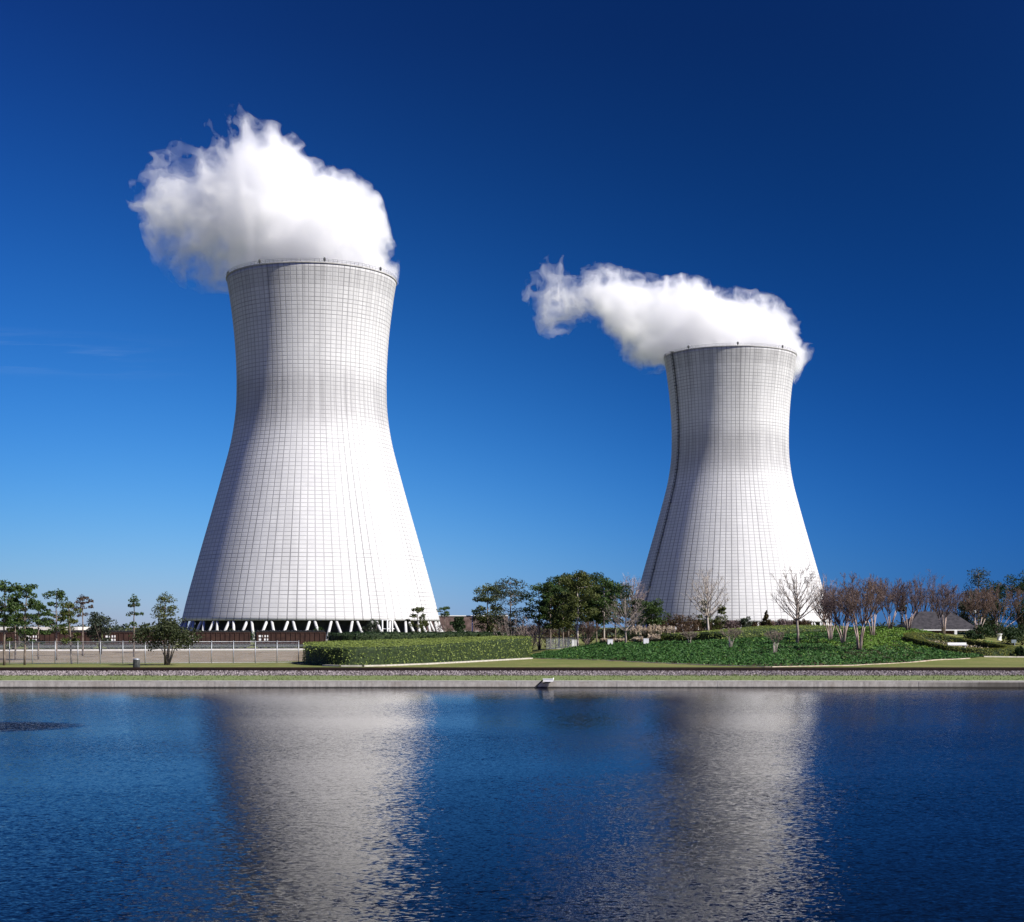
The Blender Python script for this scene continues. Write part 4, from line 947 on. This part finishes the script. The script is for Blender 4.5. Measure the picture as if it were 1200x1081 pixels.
def copy_tree(o,parent=None):
    c_=o.copy(); COL.objects.link(c_)
    if parent: c_.parent=parent
    for ch in list(o.children): copy_tree(ch,c_)
    return c_
labs=['coal railcar cut off by the left edge of the photo','coal railcar behind the thin flat-topped pine','coal railcar half hidden by the olive oak','coal railcar between the olive oak and the middle of the nearer tower','rightmost coal railcar, ending behind the big hedges']
# coupling columns in the photo
dcoup=[-68,25,117,209,296,384]
def on_track(px):
    # intersection of the view column with the track line
    k=(px-CX)/F; s=(k*A.y-A.x)/(tdir.x-k*tdir.y); return A+tdir*s
for i in range(5):
    o=car if i==0 else copy_tree(car)
    p=(on_track(dcoup[i])+on_track(dcoup[i+1]))/2; gap=(on_track(dcoup[i+1])-on_track(dcoup[i])).length
    o.location=(p.x,p.y,0.0); o.rotation_euler=(0,0,trz); o['label']=labs[i]; o.scale=(gap/16.35,1,1)

# ------------------------------------------------------------------ fences
def mesh_mat():
    m,T,out=new_mat('chain_link'); p=T.obj(); x,y,z=T.sep(p)
    a=T.M('FRACT',T.M('MULTIPLY',T.M('ADD',x,z),9.0)); c_=T.M('FRACT',T.M('MULTIPLY',T.M('SUBTRACT',x,z),9.0))
    f=T.M('MAXIMUM',T.M('LESS_THAN',a,.07),T.M('LESS_THAN',c_,.07))
    pr=T.node('ShaderNodeBsdfPrincipled'); pr.inputs['Base Color'].default_value=(.40,.43,.48,1); pr.inputs['Roughness'].default_value=.5; pr.inputs['Metallic'].default_value=.2
    tr=T.node('ShaderNodeBsdfTransparent'); mx=T.node('ShaderNodeMixShader'); T.put(mx.inputs[0],f); T.l.new(tr.outputs[0],mx.inputs[1]); T.l.new(pr.outputs[0],mx.inputs[2]); T.l.new(mx.outputs[0],out.inputs[0]); return m
LINK=mesh_mat()
def fence(label,p0,p1,h,step,zf,pr_,pm_):
    a=Vector((*p0,0)); c_=Vector((*p1,0)); t=(c_-a); L=t.length; rz=math.atan2(t.y,t.x); root=thing('chain_link_fence',label,'fence',(a.x,a.y,zf),rz)
    n=int(L/step); pm=None
    for i in range(n+1):
        if pm is None:
            b=MB(); b.tube([(0,0,-.4),(0,0,h+.08)],pr_,8); b.tube([(0,0,h+.08),(0,0,h+.14)],[.10,.03],8); o=b.build('post',pm_,root); pm=o.data
        else: o=bpy.data.objects.new('post',pm); COL.objects.link(o); o.parent=root
        o.location=(i*L/n,0,0)
    b=MB(); b.tube([(0,0,h),(L,0,h)],pr_*.7,6); b.build('top_rail',pm_,root)
    b=MB(); b.tube([(0,0,.12),(L,0,.12)],.025,5); b.build('bottom_wire',STEEL,root)
    b=MB(); b.box((L/2,.07,h/2+.06),(L,.006,h-.1)); b.build('wire_mesh',LINK,root)
fence('long silver chain-link fence across the left lawn before the coal railcars',at(-70,208),at(350,216),3.05,2.95,0,.055,STEEL)
x,y=at(640,266); fence('short chain-link fence panel left of the leftmost white box',at(640,265),at(674,268),2.0,1.6,gz(*at(655,266))-.1,.045,GREY_DK)

# ------------------------------------------------------------------ small things
d=hit(160,783); x,y=at(160,d); tb_=thing('trash_can','grey-green round trash can on the lawn before the fence','trash can',(x,y,0))
b=MB(); b.tube([(0,0,0),(0,0,.06),(0,0,1.0)],[.33,.36,.40],16); 
for k in range(16): q=2*PI*k/16; b.box((math.cos(q)*.40,math.sin(q)*.40,.5),(.05,.09,.9),q)
b.build('body',GREY_DK,tb_); b=MB(); b.tube([(0,0,1.0),(0,0,1.07),(0,0,1.16),(0,0,1.22)],[.43,.43,.34,.10],16); b.build('lid',STEEL,tb_)
for px,lab in((673,'white utility box at the end of the short fence panel, leftmost of three'),(715,'white utility box in front of the pine trunks, middle one of three'),(757,'white utility box beside the pampas grass, rightmost of three')):
    d=hit(px,758 if px<750 else 757); x,y=at(px,d); t=thing('utility_box',lab,'utility box',(x,y,gz(x,y)))
    b=MB(); b.box((0,0,.06),(1.0,.8,.14)); b.build('plinth',CONC,t)
    b=MB(); b.box((0,0,.65),(.88,.66,1.04)); b.box((0,0,1.19),(.96,.74,.06)); b.build('cabinet',WHITE,t)
    b=MB(); b.box((-.2,-.337,.66),(.38,.012,.9)); b.box((.21,-.337,.66),(.38,.012,.9)); b.build('door',WHITE,t)
d=hit(1171,751); x,y=at(1171,d); t=thing('planter','white tapered planter in front of the wide rusty crape myrtle','planter',(x,y,gz(x,y)))
b=MB(); b.tube([(0,0,0),(0,0,.12),(0,0,.16),(0,0,1.05),(0,0,1.1),(0,0,1.22)],[.42,.42,.34,.44,.52,.52],14); b.build('pot',WHITE,t)
b=MB(); rng=random.Random(3); blob(b,(0,0,1.35),.42,.3,70,.2,rng); b.build('plant',LEAF_OAK,t)
# lamps
d=300; x,y=at(553.5,d); t=thing('lamp_post','tall white lamp pole in front of the brown building','lamp post',(x,y,gz(x,y)))
hh=zat(722,d); b=MB(); b.tube([(0,0,0),(0,0,.3),(0,0,.32),(0,0,hh)],[.22,.22,.15,.10],10); b.build('pole',WHITE,t); b=MB(); b.tube([(0,0,hh-.1),(-.5,0,hh+.02)],.05,6); b.box((-.8,0,hh+.02),(.8,.3,.16)); b.build('lamp_head',STEEL,t)
d=278; x,y=at(1142,d); t=thing('lamp_post','short dark lamp post with a white globe lantern among the right-hand trees','lamp post',(x,y,gz(x,y)))
hh=zat(717,d)-gz(x,y); b=MB(); b.tube([(0,0,0),(0,0,.25),(0,0,.28),(0,0,hh-.35)],[.2,.18,.09,.06],8); b.build('pole',GREY_DK,t)
b=MB(); b.tube([(0,0,hh-.36),(0,0,hh-.22),(0,0,hh),(0,0,hh+.22),(0,0,hh+.34)],[.12,.30,.38,.28,.08],12); b.build('globe',WHITE,t); b=MB(); b.tube([(0,0,hh+.34),(0,0,hh+.62),(0,0,hh+.9)],[.2,.08,.02],8); b.build('finial',GREY_DK,t)
# small grey sign on a post at the right
d=hit(1190,763); x,y=at(1189,d); t=thing('signpost','small grey sign on a post right of the oval ring hedge','sign',(x,y,gz(x,y)))
b=MB(); b.tube([(0,0,0),(0,0,1.7)],.06,6); b.build('post',STEEL,t); b=MB(); b.box((-.15,-.08,1.55),(.85,.06,.55),.15); b.build('panel',simple_mat('grey_sign',(.13,.17,.20),(.2,.24,.27),2),t)
# floodlight on the pond wall
x,y=at(638,142.75); t=thing('floodlight','white-topped floodlight leaning over the pond wall on a black arm','floodlight',(x,y,-.56))
b=MB(); b.tube([(-.86,-.25,-.3),(-.86,-.25,.05),(-.28,-.25,.62),(-.05,-.2,.76)],[.07,.07,.065,.06],8); b.build('arm',BLACK,t)
b=MB(); b.box((.33,-.22,.70),(.92,.5,.22)); b.box((.33,-.22,.83),(.98,.56,.05)); 
b.tube([(.78,-.22,.6),(.84,-.22,.95)],.05,6); b.build('housing',WHITE,t)
b=MB(); b.face([(-.30,-.50,.36),(.46,-.50,.40),(.72,-.48,.585),(-.05,-.48,.585)]); b.face([(-.30,.02,.36),(-.05,.02,.585),(.72,.02,.585),(.46,.02,.40)]); b.face([(-.30,-.50,.36),(-.30,.02,.36),(.46,.02,.40),(.46,-.50,.40)]); b.face([(-.30,-.5,.36),(-.05,-.48,.585),(-.05,.02,.585),(-.30,.02,.36)]); b.face([(.46,-.5,.4),(.46,.02,.4),(.72,.02,.585),(.72,-.48,.585)]); o=b.build('lens_visor',BLACK,t); o.scale=(.8,.8,.8); o.location=(.07,-.04,.115)
# ------------------------------------------------------------------ buildings
# dark-roofed pavilion on the mound
d=300.0; x0,y0=at(1096,d); zb=gz(x0,y0); t=thing('building','low brick building with a dark hipped roof and white eave behind the crape myrtles','building',(x0,y0,zb))
wx,wy=12.5,9.0; eh=zat(739.2,d)-zb; eh=max(eh,.3); base=-3.0
rt_=zat(717,d+4)-zb
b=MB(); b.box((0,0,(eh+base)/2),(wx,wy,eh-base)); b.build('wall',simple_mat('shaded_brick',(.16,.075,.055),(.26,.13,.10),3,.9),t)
b=MB(); b.box((0,0,eh+.11),(wx+2.0,wy+2.0,.22)); b.build('eave',WHITE,t)
b=MB(); X,Y=wx/2+.9,wy/2+.9; rx_=wx/2-3.2; z0=eh+.225
vs=[(-X,-Y,z0),(X,-Y,z0),(X,Y,z0),(-X,Y,z0),(-rx_,0,rt_),(rx_,0,rt_)]
for f in((0,1,5,4),(1,2,5),(2,3,4,5),(3,0,4)): b.face([vs[i] for i in f])
b.build('roof',simple_mat('dark_shingles',(.022,.021,.025),(.050,.046,.052),1.5,.85),t)
for px_ in (3.4,4.6,5.7):
    w1=MB(); w1.box((px_,-wy/2-.03,eh/2-.3),(1.3,.10,max(.6,eh-.5))); wo_=w1.build('window',WHITE,t); w2=MB(); w2.box((px_,-wy/2-.09,eh/2-.3),(1.1,.03,max(.4,eh-.75))); w2.build('pane',simple_mat('green_glass',(.02,.06,.055),(.04,.10,.09),1,.15),wo_)
b=MB(); b.box((2.4,-wy/2-.85,(eh+base)/2),(.5,.5,eh-base)); b.build('pillar',WHITE,t)
# brown building right of the nearer tower
d=620.0; x0,y0=at(548,d); t=thing('building','long low brown building with a white roof edge right of the nearer tower','building',(x0,y0,0))
hh=zat(722.5,d); wx=(596-502)*d/F
b=MB(); b.box((0,0,hh/2),(wx,16,hh)); b.build('wall',simple_mat('brown_cladding',(.085,.055,.05),(.19,.13,.12),.5,.9),t)
b=MB(); b.box((0,0,hh+.16),(wx+.5,16.5,.32)); b.build('roof',WHITE,t)
for i in range(7):
    w1=MB(); w1.box((-wx/2+2.4+i*4.4,-8.04,2.0),(1.5,.10,3.2)); w1.build('door',simple_mat('pale_door',(.42,.40,.38),(.52,.5,.47),1),t)
# white-roofed shed at the left edge behind the train
d=420.0; x0,y0=at(12,d); t=thing('building','low shed with a pale flat roof behind the leftmost railcar','building',(x0,y0,0))
hh=zat(738.5,d); wx=36; b=MB(); b.box((0,0,hh/2),(wx,12,hh)); b.build('wall',simple_mat('shed_wall',(.16,.13,.12),(.24,.2,.18),.4),t)
b=MB(); b.box((1,0,hh+.42),(wx+3,14,.85)); b.build('roof',simple_mat('pale_roof',(.62,.58,.54),(.74,.70,.66),.5),t)
# pipe frame against the nearer tower
d=492.0; x0,y0=at(454,d); t=thing('pipe_gantry','white pipe gantry against the front legs of the nearer tower','gantry',(x0,y0,0)); hh=zat(727,d)
for xx in(-1.6,0,1.6):
    b=MB(); b.tube([(xx,0,0),(xx,0,hh)],.22,8); b.build('pipe',WHITE,t)
b=MB()
for zz in(2.5,4.5,hh): b.tube([(-2.2,0.25,zz),(2.2,.25,zz)],.15,6)
b.build('cross_beam',WHITE,t)

# ------------------------------------------------------------------ far woods along the horizon
rng=random.Random(31); b=MB()
for i in range(520):
    px=rng.uniform(-260,1460); d=rng.uniform(820,1000); x,y=at(px,d); h=5+4*noise.noise((x*.008,0,4))+rng.uniform(0,2.4)
    blob(b,(x,y,h*.45),rng.uniform(4,7),h*.55,42,1.7,rng)
tag(b.build('distant_woods',LEAF_FAR),'low hazy line of far woods along the horizon','woods',None,'stuff')

# uneven grass along the bank and beside the ballast
rng=random.Random(77); b=MB()
for _ in range(9000):
    x=rng.uniform(-58,58); r=rng.random()
    y=143.55+abs(rng.gauss(0,.25)) if r<.30 else (rng.uniform(143.6,161) if r<.72 else 160.9+rng.gauss(0,.35))
    hgt=rng.uniform(.05,.16)*(1.5 if noise.noise((x*.25,y*.4,0))>.15 else .8); q=rng.random()*6.3; dx,dy=math.cos(q)*.05,math.sin(q)*.05
    z=max(0,lerp_table(prof,y)) if y>160.9 else 0
    b.face([(x-dx,y-dy,z),(x+dx,y+dy,z),(x+dx*.2+rng.gauss(0,.05),y+rng.gauss(0,.04),z+hgt)])
tag(b.build('grass_tufts',leaf_mat('grass_blades',(.09,.135,.034),(.20,.23,.085))),'tufts of grass growing along the top of the pond wall','grass',None,'stuff')
